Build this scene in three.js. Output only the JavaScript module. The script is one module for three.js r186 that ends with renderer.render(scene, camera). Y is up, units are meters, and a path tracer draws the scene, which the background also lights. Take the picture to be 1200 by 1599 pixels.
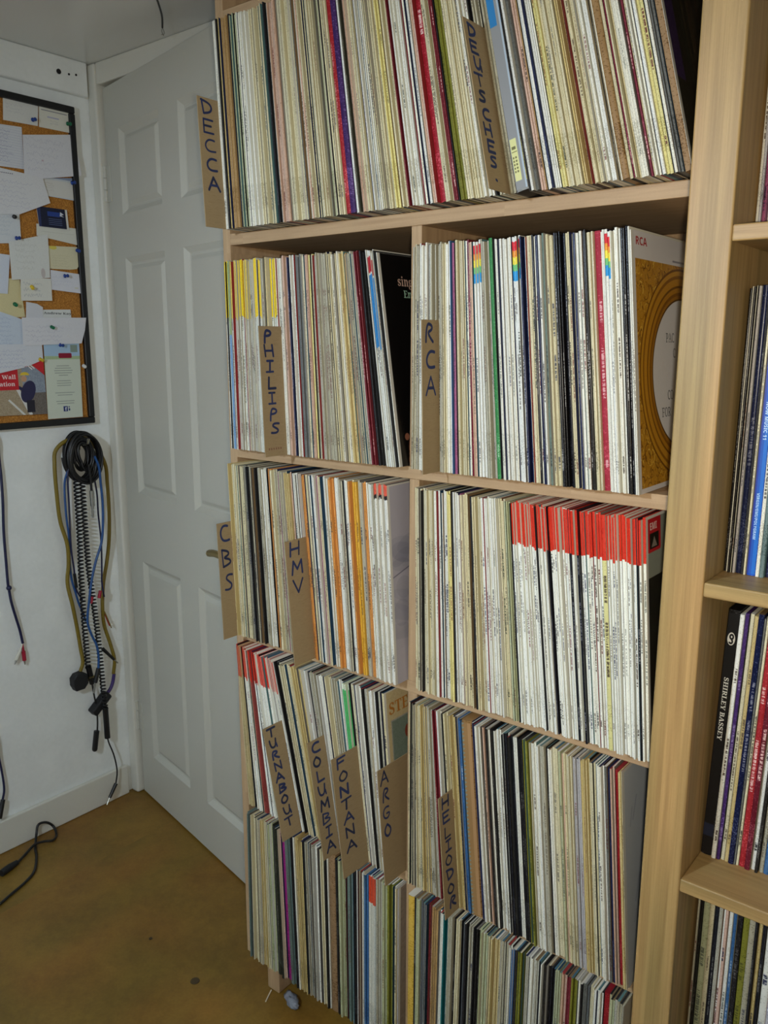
import * as THREE from 'three';
import { RoundedBoxGeometry } from 'three/addons/geometries/RoundedBoxGeometry.js';
import { mergeGeometries } from 'three/addons/utils/BufferGeometryUtils.js';

// ---------------------------------------------------------------- camera, light, exposure
const scene = new THREE.Scene();
const camera = new THREE.PerspectiveCamera(63.18, 1200 / 1599, 0.02, 60);
const EYE = new THREE.Vector3(0, 1.3384, 0);
const FWD = new THREE.Vector3(-0.61075, -0.19716, -0.76688);
const UPV = new THREE.Vector3(-0.12426, 0.98037, -0.15309);
const RGT = new THREE.Vector3(0.78201, 0.0018, -0.62326);
camera.position.copy(EYE);
camera.up.copy(UPV);
camera.lookAt(EYE.clone().add(FWD));
const renderer = new THREE.WebGLRenderer({ antialias: true });
renderer.toneMapping = THREE.LinearToneMapping;
renderer.toneMappingExposure = 1.0;
renderer.shadowMap.enabled = true;
renderer.shadowMap.type = THREE.PCFSoftShadowMap;
scene.background = new THREE.Color().setRGB(0.02, 0.02, 0.02);

// the photographer's flash, beside the lens
const flash = new THREE.SpotLight(0xfff3dd, 2.12, 0, 0.98, 1, 2);
flash.position.copy(EYE).addScaledVector(RGT, 0.02).addScaledVector(UPV, -0.01);
flash.target.position.copy(EYE).addScaledVector(FWD, 2).addScaledVector(UPV, 0.16).addScaledVector(RGT, 0.1);
flash.castShadow = true; flash.shadow.radius = 0.6; flash.shadow.mapSize.set(2048, 2048); flash.shadow.bias = -0.0005;
scene.add(flash, flash.target);

// cool white shaded lamp hanging behind the photographer (its fitting is built with the room)
const LAMP = new THREE.Vector3(-0.75, 1.6, 0.45);
const lamp = new THREE.PointLight(0xcfe2f6, 3.9, 0, 2);
lamp.position.copy(LAMP); lamp.castShadow = true; lamp.shadow.radius = 1.5; lamp.shadow.bias = -0.0005;
scene.add(lamp);

// ---------------------------------------------------------------- helpers
let seed = 20240611;
const rnd = () => { seed = (seed * 1664525 + 1013904223) >>> 0; return seed / 4294967296; };
const rr = (a, b) => a + (b - a) * rnd();
const pick = (a) => a[Math.floor(rnd() * a.length)];
const clamp = (v, a = 0, b = 255) => Math.max(a, Math.min(b, v));
const V3 = (x, y, z) => new THREE.Vector3(x, y, z);
const taken = {};
const numbered = (n) => { taken[n] = (taken[n] ?? -1) + 1; return taken[n] ? `${n}_${String(taken[n]).padStart(3, '0')}` : n; };
function mesh(name, geo, mat, parent) {
  const m = new THREE.Mesh(geo, mat); m.name = name; m.castShadow = m.receiveShadow = true;
  if (parent) parent.add(m); return m;
}
function top(o, label, category, group) {
  o.name = numbered(o.name); o.userData.label = label; o.userData.category = category;
  if (group) o.userData.group = group;
  scene.add(o); return o;
}
function struct(o, label) { o.userData.kind = 'structure'; if (label) o.userData.label = label; scene.add(o); return o; }
const group = (name) => { const g = new THREE.Group(); g.name = name; return g; };

// lattice noise used by every computed texture
const HASH = new Float32Array(65536); for (let i = 0; i < 65536; i++) HASH[i] = rnd();
const lat = (x, y, w) => HASH[(((y & 255) << 8) ^ ((x % w + w) % w) * 37) & 65535];
function vnoise(x, y, w = 4096) {
  const xi = Math.floor(x), yi = Math.floor(y), fx = x - xi, fy = y - yi;
  const sx = fx * fx * (3 - 2 * fx), sy = fy * fy * (3 - 2 * fy);
  const a = lat(xi, yi, w), b = lat(xi + 1, yi, w), c = lat(xi, yi + 1, w), d = lat(xi + 1, yi + 1, w);
  return a + (b - a) * sx + (c - a) * sy + (a - b - c + d) * sx * sy;
}
function dataTex(w, h, fn, srgb = true) {
  const d = new Uint8Array(w * h * 4);
  for (let y = 0; y < h; y++) for (let x = 0; x < w; x++) {
    const c = fn(x, y), i = (y * w + x) * 4; d[i] = clamp(c[0]); d[i + 1] = clamp(c[1]); d[i + 2] = clamp(c[2]); d[i + 3] = 255;
  }
  const t = new THREE.DataTexture(d, w, h, THREE.RGBAFormat); t.wrapS = t.wrapT = THREE.RepeatWrapping;
  t.magFilter = THREE.LinearFilter; t.minFilter = THREE.LinearMipmapLinearFilter; t.generateMipmaps = true;
  if (srgb) t.colorSpace = THREE.SRGBColorSpace; t.needsUpdate = true; return t;
}
function canvasTex(w, h, draw) {
  const c = document.createElement('canvas'); c.width = w; c.height = h; const g = c.getContext('2d'); draw(g, w, h);
  const t = new THREE.CanvasTexture(c); t.colorSpace = THREE.SRGBColorSpace; t.anisotropy = 8; return t;
}
const std = (o) => new THREE.MeshStandardMaterial(o);
// uv in metres; grain axis runs along v
function uvMetres(geo, grain = 'y', off = 0) {
  const p = geo.attributes.position, n = geo.attributes.normal, uv = new Float32Array(p.count * 2);
  const ax = { x: 0, y: 1, z: 2 }[grain];
  for (let i = 0; i < p.count; i++) {
    const P = [p.getX(i), p.getY(i), p.getZ(i)], N = [Math.abs(n.getX(i)), Math.abs(n.getY(i)), Math.abs(n.getZ(i))];
    const dom = N[0] > N[1] && N[0] > N[2] ? 0 : N[1] > N[2] ? 1 : 2;
    let u, v;
    if (dom === ax) { const r = [0, 1, 2].filter((k) => k !== ax); u = P[r[0]]; v = P[r[1]] * 0.2; }
    else { v = P[ax]; u = P[[0, 1, 2].find((k) => k !== ax && k !== dom)]; }
    uv[i * 2] = u + off; uv[i * 2 + 1] = v + off * 1.7;
  }
  geo.setAttribute('uv', new THREE.BufferAttribute(uv, 2)); return geo;
}
// axis-aligned box between two corners, edges rounded
function slab(x0, x1, y0, y1, z0, z1, r = 0.0015, grain = 'y', off = 0) {
  const g = new RoundedBoxGeometry(x1 - x0, y1 - y0, z1 - z0, 1, Math.min(r, (x1 - x0) / 2.1, (y1 - y0) / 2.1, (z1 - z0) / 2.1));
  g.translate((x0 + x1) / 2, (y0 + y1) / 2, (z0 + z1) / 2); return uvMetres(g, grain, off);
}
function tube(pts, r, seg = null, rad = 8) {
  const c = new THREE.CatmullRomCurve3(pts, false, 'centripetal');
  return new THREE.TubeGeometry(c, seg ?? Math.max(12, pts.length * 6), r, rad, false);
}
function merged(list) { return mergeGeometries(list.map((g) => { const k = g.index ? g.toNonIndexed() : g; for (const a of Object.keys(k.attributes)) if (!['position', 'normal', 'uv'].includes(a)) k.deleteAttribute(a); return k; })); }
// a straight round body from a to b with radii
function rod(a, b, ra, rb = ra, seg = 12) {
  const d = b.clone().sub(a), g = new THREE.CylinderGeometry(rb, ra, d.length(), seg, 1);
  g.applyQuaternion(new THREE.Quaternion().setFromUnitVectors(V3(0, 1, 0), d.clone().normalize()));
  g.translate((a.x + b.x) / 2, (a.y + b.y) / 2, (a.z + b.z) / 2); return g;
}

// ---------------------------------------------------------------- materials
const TEX = {};
TEX.oak = dataTex(512, 1024, (x, y) => {
  const s = vnoise(x * 0.09, y * 0.016 + 3, 46) * 0.55 + vnoise(x * 0.35, y * 0.032, 179) * 0.3 + vnoise(x * 0.9, y * 0.09, 460) * 0.15;
  const f = vnoise(x * 0.018, y * 0.01 + 40, 9);
  const t = (s - 0.5) * 46 + (f - 0.5) * 16 + (rnd() - 0.5) * 5;
  return [163 + t * 0.95 + (f - 0.5) * 14, 133 + t * 0.9, 84 + t * 0.7];
});
TEX.oak.repeat.set(5, 0.42);
TEX.pine = dataTex(256, 512, (x, y) => {
  const s = vnoise(x * 0.16, y * 0.01 + 9, 41) * 0.6 + vnoise(x * 0.6, y * 0.03, 153) * 0.4;
  const t = (s - 0.5) * 26 + (rnd() - 0.5) * 4; return [178 + t, 148 + t, 112 + t * 0.9];
});
TEX.pine.repeat.set(5, 2);
TEX.floor = dataTex(1024, 1024, (x, y) => {
  const a = vnoise(x * 0.012, y * 0.012, 1 << 12), b = vnoise(x * 0.034 + 70, y * 0.034 + 9), c = vnoise(x * 0.12, y * 0.12 + 33), d = vnoise(x * 0.5, y * 0.5);
  const t = (a - 0.5) * 16 + (b - 0.5) * 12 + (c - 0.5) * 9 + (d - 0.5) * 9;
  const red = (vnoise(x * 0.02 + 200, y * 0.02 + 100) - 0.5) * 11;
  let r = 128 + t + red, g = 95 + t * 0.9 - red * 0.15, bl = 32 + t * 0.5;
  return [r, g, bl];
});
TEX.floor.repeat.set(0.55, 0.55);
TEX.cork = dataTex(256, 256, (x, y) => {
  const b = vnoise(x * 0.3, y * 0.3), c = vnoise(x * 0.8 + 5, y * 0.8), t = (b - 0.5) * 50 + (c - 0.5) * 50 + (rnd() - 0.5) * 16;
  return [176 + t, 118 + t * 0.85, 48 + t * 0.5];
});
TEX.cork.repeat.set(6, 6);
TEX.paint = dataTex(256, 256, (x, y) => { const t = (vnoise(x * 0.06, y * 0.06) - 0.5) * 7 + (vnoise(x * 0.4, y * 0.4) - 0.5) * 4; return [238 + t, 241 + t, 238 + t]; });
TEX.paint.repeat.set(1.3, 1.3);
TEX.paintBump = dataTex(256, 256, (x, y) => { const v = 128 + (vnoise(x * 0.25, y * 0.25) - 0.5) * 120 + (vnoise(x * 0.8, y * 0.8) - 0.5) * 80; return [v, v, v]; }, false);
TEX.paintBump.repeat.set(2.5, 2.5);
const M = {
  oak: std({ map: TEX.oak, roughness: 0.48 }),
  pine: std({ map: TEX.pine, roughness: 0.6 }),
  floor: std({ map: TEX.floor, roughness: 0.5 }),
  wall: std({ map: TEX.paint, bumpMap: TEX.paintBump, bumpScale: 0.0006, roughness: 0.85 }),
  gloss: std({ color: 0xc6c5b9, roughness: 0.38, bumpMap: TEX.paintBump, bumpScale: 0.0002 }),
  ceiling: new THREE.MeshPhysicalMaterial({ color: 0xdfe1de, roughness: 0.28, clearcoat: 0.4, clearcoatRoughness: 0.25 }),
  skirting: std({ color: 0xdcdace, roughness: 0.4, bumpMap: TEX.paintBump, bumpScale: 0.0002 }),
  cork: std({ map: TEX.cork, roughness: 0.95 }),
  black: std({ color: 0x141416, roughness: 0.4 }),
  blackMatt: std({ color: 0x17171a, roughness: 0.6 }),
  steel: std({ color: 0xb9b9b4, roughness: 0.3, metalness: 1 }),
  brass: std({ color: 0x9b8a5a, roughness: 0.4, metalness: 0.9 }),
};

// ---------------------------------------------------------------- the room
const X0 = -2.06, X1 = 1.62, ZB = -1.36, ZF = 2.3, YC = 2.045;
struct(mesh('floor', slab(X0 - 0.1, X1 + 0.1, -0.1, 0, -2.35, ZF + 0.1, 0.001, 'z'), M.floor), 'mottled brown hardboard floor');
struct(mesh('ceiling', slab(X0 - 0.1, X1 + 0.1, YC, YC + 0.1, -2.35, ZF + 0.1, 0.001, 'z'), M.ceiling), 'grey glossy ceiling');
struct(mesh('wall_left', slab(X0 - 0.1, X0, 0, YC, -2.35, ZF + 0.1, 0.001), M.wall), 'white painted wall');
struct(mesh('wall_front', slab(X0, X1, 0, YC, ZF, ZF + 0.1, 0.001), M.wall), 'white painted wall');
{
  const b = new THREE.Group(); b.name = 'wall_back';
  mesh('wall_panel', slab(-1.215, X1, 0, YC, ZB - 0.1, ZB, 0.001), M.wall, b);
  mesh('lintel', slab(X0, -1.215, 1.996, YC, ZB - 0.1, ZB - 0.002, 0.001), M.wall, b);
  mesh('hall_wall', slab(X0, X1, 0, YC, -2.35, -2.25, 0.001), M.wall, b);
  struct(b, 'white wall behind the shelves');
  struct(mesh('wall_right', slab(X1, X1 + 0.1, 0, YC, -2.35, ZF + 0.1, 0.001), M.wall), 'white painted wall');
}
{ // pendant lamp: flex, wide shallow enamel shade and glowing bulb
  const l = group('pendant_lamp'), at = (g) => g.translate(LAMP.x, LAMP.y, LAMP.z);
  mesh('flex', rod(V3(LAMP.x, LAMP.y + 0.12, LAMP.z), V3(LAMP.x, YC, LAMP.z), 0.003), M.gloss, l);
  mesh('cap', at(new THREE.LatheGeometry([[0, 0.135], [0.014, 0.13], [0.026, 0.1], [0.028, 0.08]].map((q) => new THREE.Vector2(...q)), 24)), M.gloss, l);
  mesh('shade', at(new THREE.LatheGeometry([[0.024, 0.092], [0.06, 0.082], [0.12, 0.056], [0.16, 0.0245], [0.161, 0.024], [0.158, 0.024], [0.118, 0.053], [0.06, 0.078], [0.024, 0.088], [0.024, 0.092]].map((q) => new THREE.Vector2(...q)), 48)), M.gloss, l);
  mesh('bulb', at(new THREE.SphereGeometry(0.034, 24, 16)), std({ color: 0xf4f6fa, emissive: 0xcfe2f6, emissiveIntensity: 3, roughness: 0.3 }), l);
  mesh('bulb_neck', rod(V3(LAMP.x, LAMP.y + 0.03, LAMP.z), V3(LAMP.x, LAMP.y + 0.09, LAMP.z), 0.014), M.gloss, l);
  top(l, 'pendant lamp with a shallow pale enamel shade', 'lamp');
}
struct(mesh('baseboard_left', slab(X0, X0 + 0.014, 0, 0.092, ZB + 0.03, ZF, 0.004, 'z'), M.skirting), 'white painted skirting board');
{ // board along the top of the left wall with screw holes
  const t = new THREE.Group(); t.name = 'trim_1';
  mesh('board', slab(X0, X0 + 0.016, 1.962, YC, ZB + 0.022, ZF, 0.003, 'z'), M.wall, t);
  for (const [z, y, r] of [[-1.257, 2.006, 0.0062], [-1.285, 2.006, 0.0026], [-1.305, 2.009, 0.0026]]) {
    const g = new THREE.CylinderGeometry(r, r, 0.002, 16); g.rotateZ(Math.PI / 2); g.translate(X0 + 0.0165, y, z); mesh('screw_hole', g, M.blackMatt, t);
  }
  struct(t, 'white board along the top of the wall with dark screw holes');
  const d = new THREE.Group(); d.name = 'trim_2';            // door casing
  mesh('jamb', slab(X0, -2.024, 0, YC, ZB - 0.06, ZB + 0.016, 0.007), M.skirting, d);
  mesh('head', slab(-2.024, -1.215, 1.992, YC, ZB - 0.06, ZB + 0.012, 0.004, 'x'), M.skirting, d);
  mesh('jamb', slab(-1.25, -1.215, 0, 1.992, ZB - 0.1, ZB + 0.004, 0.004), M.skirting, d);
  struct(d, 'white painted door casing');
}
// ---- the six panel door, ajar
{
  const d = new THREE.Group(); d.name = 'door_1'; d.position.set(-2.017, 0.006, -1.362); d.rotation.y = -THREE.MathUtils.degToRad(11.2);
  const W = 0.745, H = 1.978, cols = [[0.082, 0.31], [0.407, 0.645]], rows = [[0.14, 0.736], [0.93, 1.553], [1.66, 1.87]];
  const s = new THREE.Shape([[0, 0], [W, 0], [W, H], [0, H]].map((p) => new THREE.Vector2(...p)));
  for (const [a, b] of cols) for (const [c, e] of rows) s.holes.push(new THREE.Path([[a, c], [a, e], [b, e], [b, c]].map((p) => new THREE.Vector2(...p))));
  const g = new THREE.ExtrudeGeometry(s, { depth: 0.035, bevelEnabled: false }); g.translate(0, 0, -0.035);
  mesh('door_frame', uvMetres(g), M.gloss, d);
  const prof = [[0, 0], [0.004, -0.003], [0.013, -0.0095], [0.017, -0.0105], [0.02, -0.0105], [0.03, -0.004], [0.034, -0.0035]];
  for (const [a, b] of cols) for (const [c, e] of rows) {
    const pos = [], quad = (p, q, r, t) => pos.push(...p, ...q, ...r, ...p, ...r, ...t);
    const ring = ([o, z]) => [[a + o, c + o, z], [b - o, c + o, z], [b - o, e - o, z], [a + o, e - o, z]];
    for (let i = 0; i < prof.length - 1; i++) { const A = ring(prof[i]), B = ring(prof[i + 1]); for (let k = 0; k < 4; k++) quad(A[k], A[(k + 1) % 4], B[(k + 1) % 4], B[k]); }
    const L = ring(prof[prof.length - 1]); quad(L[0], L[1], L[2], L[3]);
    const K = ring([0, -0.035]); quad(K[3], K[2], K[1], K[0]);
    const bg = new THREE.BufferGeometry(); bg.setAttribute('position', new THREE.Float32BufferAttribute(pos, 3)); bg.computeVertexNormals(); uvMetres(bg);
    mesh('door_panel', bg, M.gloss, d);
  }
  for (const y of [0.245, 1.745]) {
    const h = mesh('hinge', merged([slab(-0.012, 0.02, y - 0.045, y + 0.045, 0, 0.002, 0.0006), ...[0, 1, 2].map((k) => rod(V3(-0.006, y - 0.044 + k * 0.03, 0.005), V3(-0.006, y - 0.016 + k * 0.03, 0.005), 0.0055))]), M.gloss, d);
    h.userData.label = 'white painted hinge';
  }
  const hy = 0.865, hx = 0.662;
  const hd = mesh('handle', merged([slab(hx - 0.02, hx + 0.02, hy - 0.075, hy + 0.075, 0, 0.007, 0.003), rod(V3(hx, hy, 0.005), V3(hx, hy, 0.05), 0.009),
    tube([V3(hx, hy, 0.05), V3(hx - 0.03, hy + 0.002, 0.053), V3(hx - 0.075, hy, 0.05), V3(hx - 0.104, hy - 0.006, 0.046)], 0.0085)]), M.brass, d);
  hd.userData.label = 'dull brass lever handle';
  struct(d, 'white six panel door standing slightly ajar');
}
{ // wire end on the ceiling
  const g = group('ceiling_wire');
  mesh('wire', tube([V3(-1.36, YC - 0.003, -1.0), V3(-1.46, YC - 0.006, -1.1), V3(-1.557, YC - 0.012, -1.198), V3(-1.613, YC - 0.01, -1.249), V3(-1.66, YC - 0.012, -1.285)], 0.0022), M.black, g);
  mesh('bare_end', merged([tube([V3(-1.66, YC - 0.012, -1.285), V3(-1.672, YC - 0.016, -1.292), V3(-1.676, YC - 0.022, -1.3)], 0.0009), tube([V3(-1.66, YC - 0.012, -1.285), V3(-1.668, YC - 0.02, -1.296), V3(-1.682, YC - 0.019, -1.298)], 0.0009)]), M.steel, g);
  top(g, 'thin black wire with bare frayed end along the ceiling by the door', 'wire');
}
// ---------------------------------------------------------------- shelving
const SH = { A: 1.521, B: 1.161, C: 0.822, D: 0.487, E: 0.155 };      // shelf tops of the pine unit
const UZ = -0.985, UB = -1.3, UL = -1.136, ULi = -1.118, UM0 = -0.736, UM1 = -0.718, UR = -0.316;
{
  const u = group('record_shelving_unit');
  mesh('side_panel', slab(UL, ULi, 0.136, 2.0, UB, UZ, 0.0012, 'y', 0.3), M.pine, u);
  mesh('shelf_board', slab(ULi, UR, 1.845, 1.863, UB, UZ, 0.0012, 'x', 0.1), M.pine, u);
  for (const k of 'ABCD') mesh('shelf_board', slab(ULi, UR, SH[k] - 0.019, SH[k], UB, UZ, 0.0012, 'x', SH[k]), M.pine, u);
  mesh('shelf_board', slab(ULi, UR, SH.E - 0.019, SH.E, UB, UZ, 0.0012, 'x', 0.9), M.pine, u);
  for (const [a, b] of [['E', 'D'], ['D', 'C'], ['C', 'B'], ['B', 'A']]) mesh('divider', slab(UM0, UM1, SH[a], SH[b] - 0.019, UB, UZ, 0.0012, 'y', SH[a] * 3), M.pine, u);
  mesh('back_panel', slab(UL, UR, 0.136, 2.0, UB - 0.006, UB, 0.0008, 'y', 0.5), M.pine, u);
  for (const [x, z] of [[-1.149, -1.049], [-0.745, -1.1], [-0.36, -1.1]]) mesh('foot_block', slab(x, x + 0.034, 0, 0.136, z - 0.05, z, 0.003, 'y', x), M.pine, u);
  top(u, 'pine shelving unit of five shelves packed with record sleeves', 'shelving');
}
const BX0 = -0.3145, BX1 = -0.2685, BZ = -0.89, RS = [1.456, 1.088, 0.731, 0.37];
{
  const u = group('oak_bookcase');
  mesh('upright', slab(BX0, BX1, 0, 2.0, -1.32, BZ, 0.0025, 'y', 0.2), M.oak, u);
  for (const y of RS) mesh('shelf_board', slab(BX1, 0.55, y - 0.0165, y, -1.31, BZ, 0.002, 'x', y), M.oak, u);
  mesh('shelf_board', slab(BX1, 0.55, 1.83, 1.8465, -1.31, BZ, 0.002, 'x', 0.7), M.oak, u);
  mesh('side_panel', slab(0.55, 0.575, 0, 2.0, -1.32, BZ, 0.0025, 'y', 0.6), M.oak, u);
  mesh('back_panel', slab(BX1, 0.55, 0.05, 2.0, -1.318, -1.312, 0.001, 'y', 0.9), M.oak, u);
  top(u, 'oak veneer bookcase with a wide upright and thick shelves', 'bookcase');
}

// ---------------------------------------------------------------- record sleeves
// code -> spine print (sRGB), optional bands measured from the top, ink, words for the label
const S = {
  w: { c: [224, 223, 210], n: 'white' }, c: { c: [208, 199, 164], n: 'cream' }, y: { c: [198, 178, 124], n: 'yellowed' }, e: { c: [174, 169, 148], n: 'pale grey' },
  g: { c: [104, 106, 104], n: 'grey' }, k: { c: [26, 25, 27], n: 'black', ink: [120, 118, 112] }, K: { c: [48, 50, 40], n: 'dark olive', ink: [130, 126, 110] }, n: { c: [27, 33, 64], n: 'navy', ink: [150, 150, 160] },
  b: { c: [62, 102, 146], n: 'blue', ink: [220, 225, 230] }, t: { c: [104, 122, 117], n: 'grey green' }, d: { c: [18, 98, 104], n: 'teal', ink: [200, 210, 205] }, r: { c: [152, 28, 35], n: 'red', ink: [235, 215, 205], solid: 1 },
  5: { c: [58, 32, 24], n: 'dark brown', ink: [120, 90, 70] }, m: { c: [108, 30, 40], n: 'maroon', ink: [220, 190, 180] }, M: { c: [134, 24, 36], n: 'deep red', ink: [230, 200, 190], solid: 1 }, p: { c: [152, 86, 124], n: 'mauve' }, P: { c: [56, 28, 84], n: 'purple', ink: [150, 140, 170], solid: 1 },
  x: { c: [142, 24, 106], n: 'magenta', plain: 1, solid: 1 }, o: { c: [214, 146, 76], n: 'orange' }, a: { c: [222, 170, 62], n: 'amber' }, s: { c: [202, 168, 146], n: 'salmon pink' },
  u: { c: [170, 138, 92], n: 'tan' }, U: { c: [146, 116, 80], n: 'brown cardboard', ink: [120, 90, 60], solid: 1 }, L: { c: [178, 182, 146], n: 'pale green' }, O: { c: [122, 122, 48], n: 'olive', ink: [60, 60, 30] },
  G: { solid: 1, c: [46, 122, 62], n: 'green', ink: [220, 226, 210] }, I: { c: [206, 214, 190], n: 'green topped', bands: [[0.04, 0.42, [58, 172, 92]]] }, Q: { c: [222, 211, 142], n: 'pale yellow' }, q: { c: [214, 178, 84], n: 'ochre yellow', solid: 1 },
  v: { c: [182, 180, 182], n: 'lavender grey' }, R: { c: [158, 38, 54], n: 'crimson', ink: [240, 225, 220], solid: 1 }, j: { c: [24, 23, 25], n: 'glossy black', ink: [225, 222, 214] },
  4: { c: [148, 114, 72], n: 'brown zigzag', solid: 1 },
  h: { c: [140, 142, 142], n: 'grey', bands: [[0, 0.36, [40, 122, 182]], [0.8, 0.965, [222, 222, 150]]], solid: 1 },
  A: { c: [128, 164, 200], n: 'pale blue', bands: [[0, 0.38, [150, 166, 112]]] }, Z: { c: [186, 182, 168], n: 'yellow topped grey', bands: [[0, 0.3, [206, 182, 84]]] },
  Y: { c: [214, 214, 200], n: 'yellow topped white', bands: [[0, 0.29, [240, 206, 10]]] }, B: { c: [212, 214, 204], n: 'blue topped white', bands: [[0.03, 0.1, [170, 24, 40]], [0.11, 0.44, [36, 124, 186]]] },
  X: { c: [226, 228, 222], n: 'white rainbow topped', bands: [[0.02, 0.055, [214, 40, 52]], [0.055, 0.08, [236, 150, 50]], [0.08, 0.11, [238, 220, 70]], [0.11, 0.135, [110, 190, 120]], [0.135, 0.175, [40, 150, 214]]] },
  V: { c: [222, 221, 210], n: 'red topped white', bands: [[0, 0.055, [222, 92, 70]], [0.055, 0.075, [40, 30, 34]]] },
  F: { c: [233, 234, 223], n: 'red topped white', bands: [[0, 0.185, [206, 48, 28]]], topc: [200, 44, 28] }, N: { c: [26, 26, 34], n: 'red topped black', bands: [[0, 0.185, [202, 46, 28]]], ink: [170, 170, 175], topc: [200, 44, 28] },
  T: { solid: 1, c: [224, 218, 150], n: 'red topped yellow', bands: [[0, 0.185, [206, 48, 28]]], topc: [200, 44, 28] }, H: { c: [196, 182, 140], n: 'red topped cream', bands: [[0, 0.185, [196, 44, 26]]], topc: [192, 40, 24] },
  S: { c: [150, 70, 66], n: 'red topped brown', bands: [[0, 0.185, [196, 44, 26]]], topc: [192, 40, 24] }, J: { c: [206, 206, 192], n: 'orange topped white', bands: [[0.01, 0.17, [206, 72, 44]]] },
  D: { c: [16, 16, 18], n: 'black', solid: 1, ink: [16, 16, 18] }, W: { c: [10, 70, 176], n: 'bright blue', solid: 1, ink: [10, 70, 176] },
};
// each bay: shelf height, spine plane, lean (degrees, towards the door) along x, then spine edges in millimetres with their print
const BAYS = {
  r1: { shelf: 'A', z: -0.946, single: -0.49, text: 0.35, wear: 0.09, lean: [[-1.078, 3.0], [-0.961, 4.8], [-0.657, 10.2], [-0.53, 13.1], [-0.428, 14.0], [-0.331, 14.6]],
    s: '-1084w -1075k -1071y -1061u -1043k -1039L -1026w -994c -963k -959c -957k -954w -952s -934k -932c -899g -893w -889s -883c -853t -848c -846.5L -839c -823r -815P -805w -799K -793s -782c -771n -768w -753k -752c -733Q -722c -709m -704w -687m -682w -671k -670s -663r -652c -638m -631k -629O -618c -593k -591w -584w -577k -570c -568e -547h -528k -525w -521g -514s -507u -505w -497n -494w -485Q -478c -466c -457k -455y -450u -446k -445c -428k -426w -415k -413w -411U -402c -398k -396m -394c -389w -378m -375c -371w -365b -364w -360Q -352k -350w -346g -340U -332w -331|' },
  r2L: { shelf: 'B', z: -0.96, text: 0.75, dots: 1, wear: 0.05, lean: [[-1.103, 0.5], [-0.944, 2.6], [-0.893, 2.8], [-0.7372, 8.3]],
    s: '-1104Y -1098A -1089Z -1070Y -1051Z -1039e -1026Y -1017k -1014Y -1009e -1002k -1000y -990Y -976w -963s -947n -938w -928k -926g -915c -908s -899Q -891e -883e -856c -843k -841w -836k -834c -829w -824y -812u -806e -789m -777e -773k -769w -766k -764w -755B -745w -742k -740w -737.2|' },
  r2R: { shelf: 'B', z: -0.962, single: -2, text: 0.85, wear: 0.04, lean: [[-0.7165, 0.0], [-0.567, 4.5], [-0.417, 5.8], [-0.377, 5.5]],
    s: '-716.5e -702w -686k -683e -659c -653w -645b -640p -632c -616w -611m -607s -601k -599X -586e -570G -564w -548w -537X -523n -516c -515c -507k -504w -500n -496w -492t -486k -484c -473j -457c -446n -442w -434j -428c -420R -412w -406X -399w -387j -378w -373|' },
  r3L: { shelf: 'C', z: -0.958, text: 0.9, wear: 0.06, lean: [[-1.089, 2.2], [-0.903, 5.0], [-0.737, 3.5]],
    s: '-1100y -1090c -1063e -1056L -1051k -1047e -1043k -1040e -1036k -1033c -1029k -1026e -1012w -997k -995o -986c -978e -970p -966e -954y -939s -932w -918n -913o -901c -890w -879p -876c -866w -854o -844w -833e -823w -813o -808c -804a -796e -788o -780w -769e -764V -737.5|' },
  r3R: { shelf: 'C', z: -0.964, single: -2, text: 1, wear: 0.03, lean: [[-0.708, 1.0], [-0.6, 3.6], [-0.466, 6.4], [-0.341, 4.7]],
    s: '-708c -692k -690c -668w -643Q -632k -630w -617p -614c -595k -591c -576w -548c -534L -525k -523F -499F -466N -461F -442F -436N -433F -425N -422F -394T -388F -350N -348F -340|' },
  r4L: { shelf: 'D', z: -0.962, text: 0.6, wear: 0.08, lean: [[-1.089, 3.9], [-0.944, 13.0], [-0.75, 5.0]],
    s: '-1094H -1075k -1071F -1051k -1047S -1039F -942k -937c -929k -927c -913y -888w -880k -877e -864k -861w -846c -844.5c -836k -834e -822w -812I -802c -794n -790w -778k -775e -767w -756k -753e -749k -746c -741.6|' },
  r4R: { shelf: 'D', z: -0.964, text: 0.5, wear: 0.07, lean: [[-0.715, 0.0], [-0.644, 4.7], [-0.572, 5.2], [-0.358, 4.8]],
    s: '-715c -708k -705c -703k -699c -686y -671e -652m -640w -633k -628c -618y -607k -603b -5954 -576n -570w -562k -558s -555k -547w -544k -541w -522k -517w -515k -510w -502k -493O -484w -482.5c -481w -467k -466e -458k -455w -449c -441L -434s -431c -419v -406y -394c -385w -373g -369n -365s -360M -354y -350c -348|' },
  r5L: { shelf: 'E', z: -0.962, text: 0.3, wear: 0.09, lean: [[-1.095, -0.6], [-0.993, 2.2], [-0.803, 0.0]],
    s: '-1104t -1094k -1089c -1074k -1071e -1063y -1048c -1037L -1026K -1004s -1000x -986t -974k -965w -961y -942e -917w -909k -905c -893k -889w -886U -870k -865L -861L -850k -845t -831k -824w -8215 -812w -807b -799J -781e -769L -756O -745c -739v -737|' },
  r5R: { shelf: 'E', z: -0.962, text: 0.3, wear: 0.09, lean: [[-0.72, 0.0], [-0.645, -0.9], [-0.377, 0.0]],
    s: '-716q -704k -701L -693g -680k -677m -671u -657w -648d -642e -631k -627c -616k -614g -609k -604e -593k -584L -566c -561y -548e -530w -525b -520k -514O -507k -505.5O -504k -502e -495w -486e -479k -476w -473k -463k -453L -444s -435m -428O -418w -414k -411g -400c -393w -380M -372L -363e -349|' },
};
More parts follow.
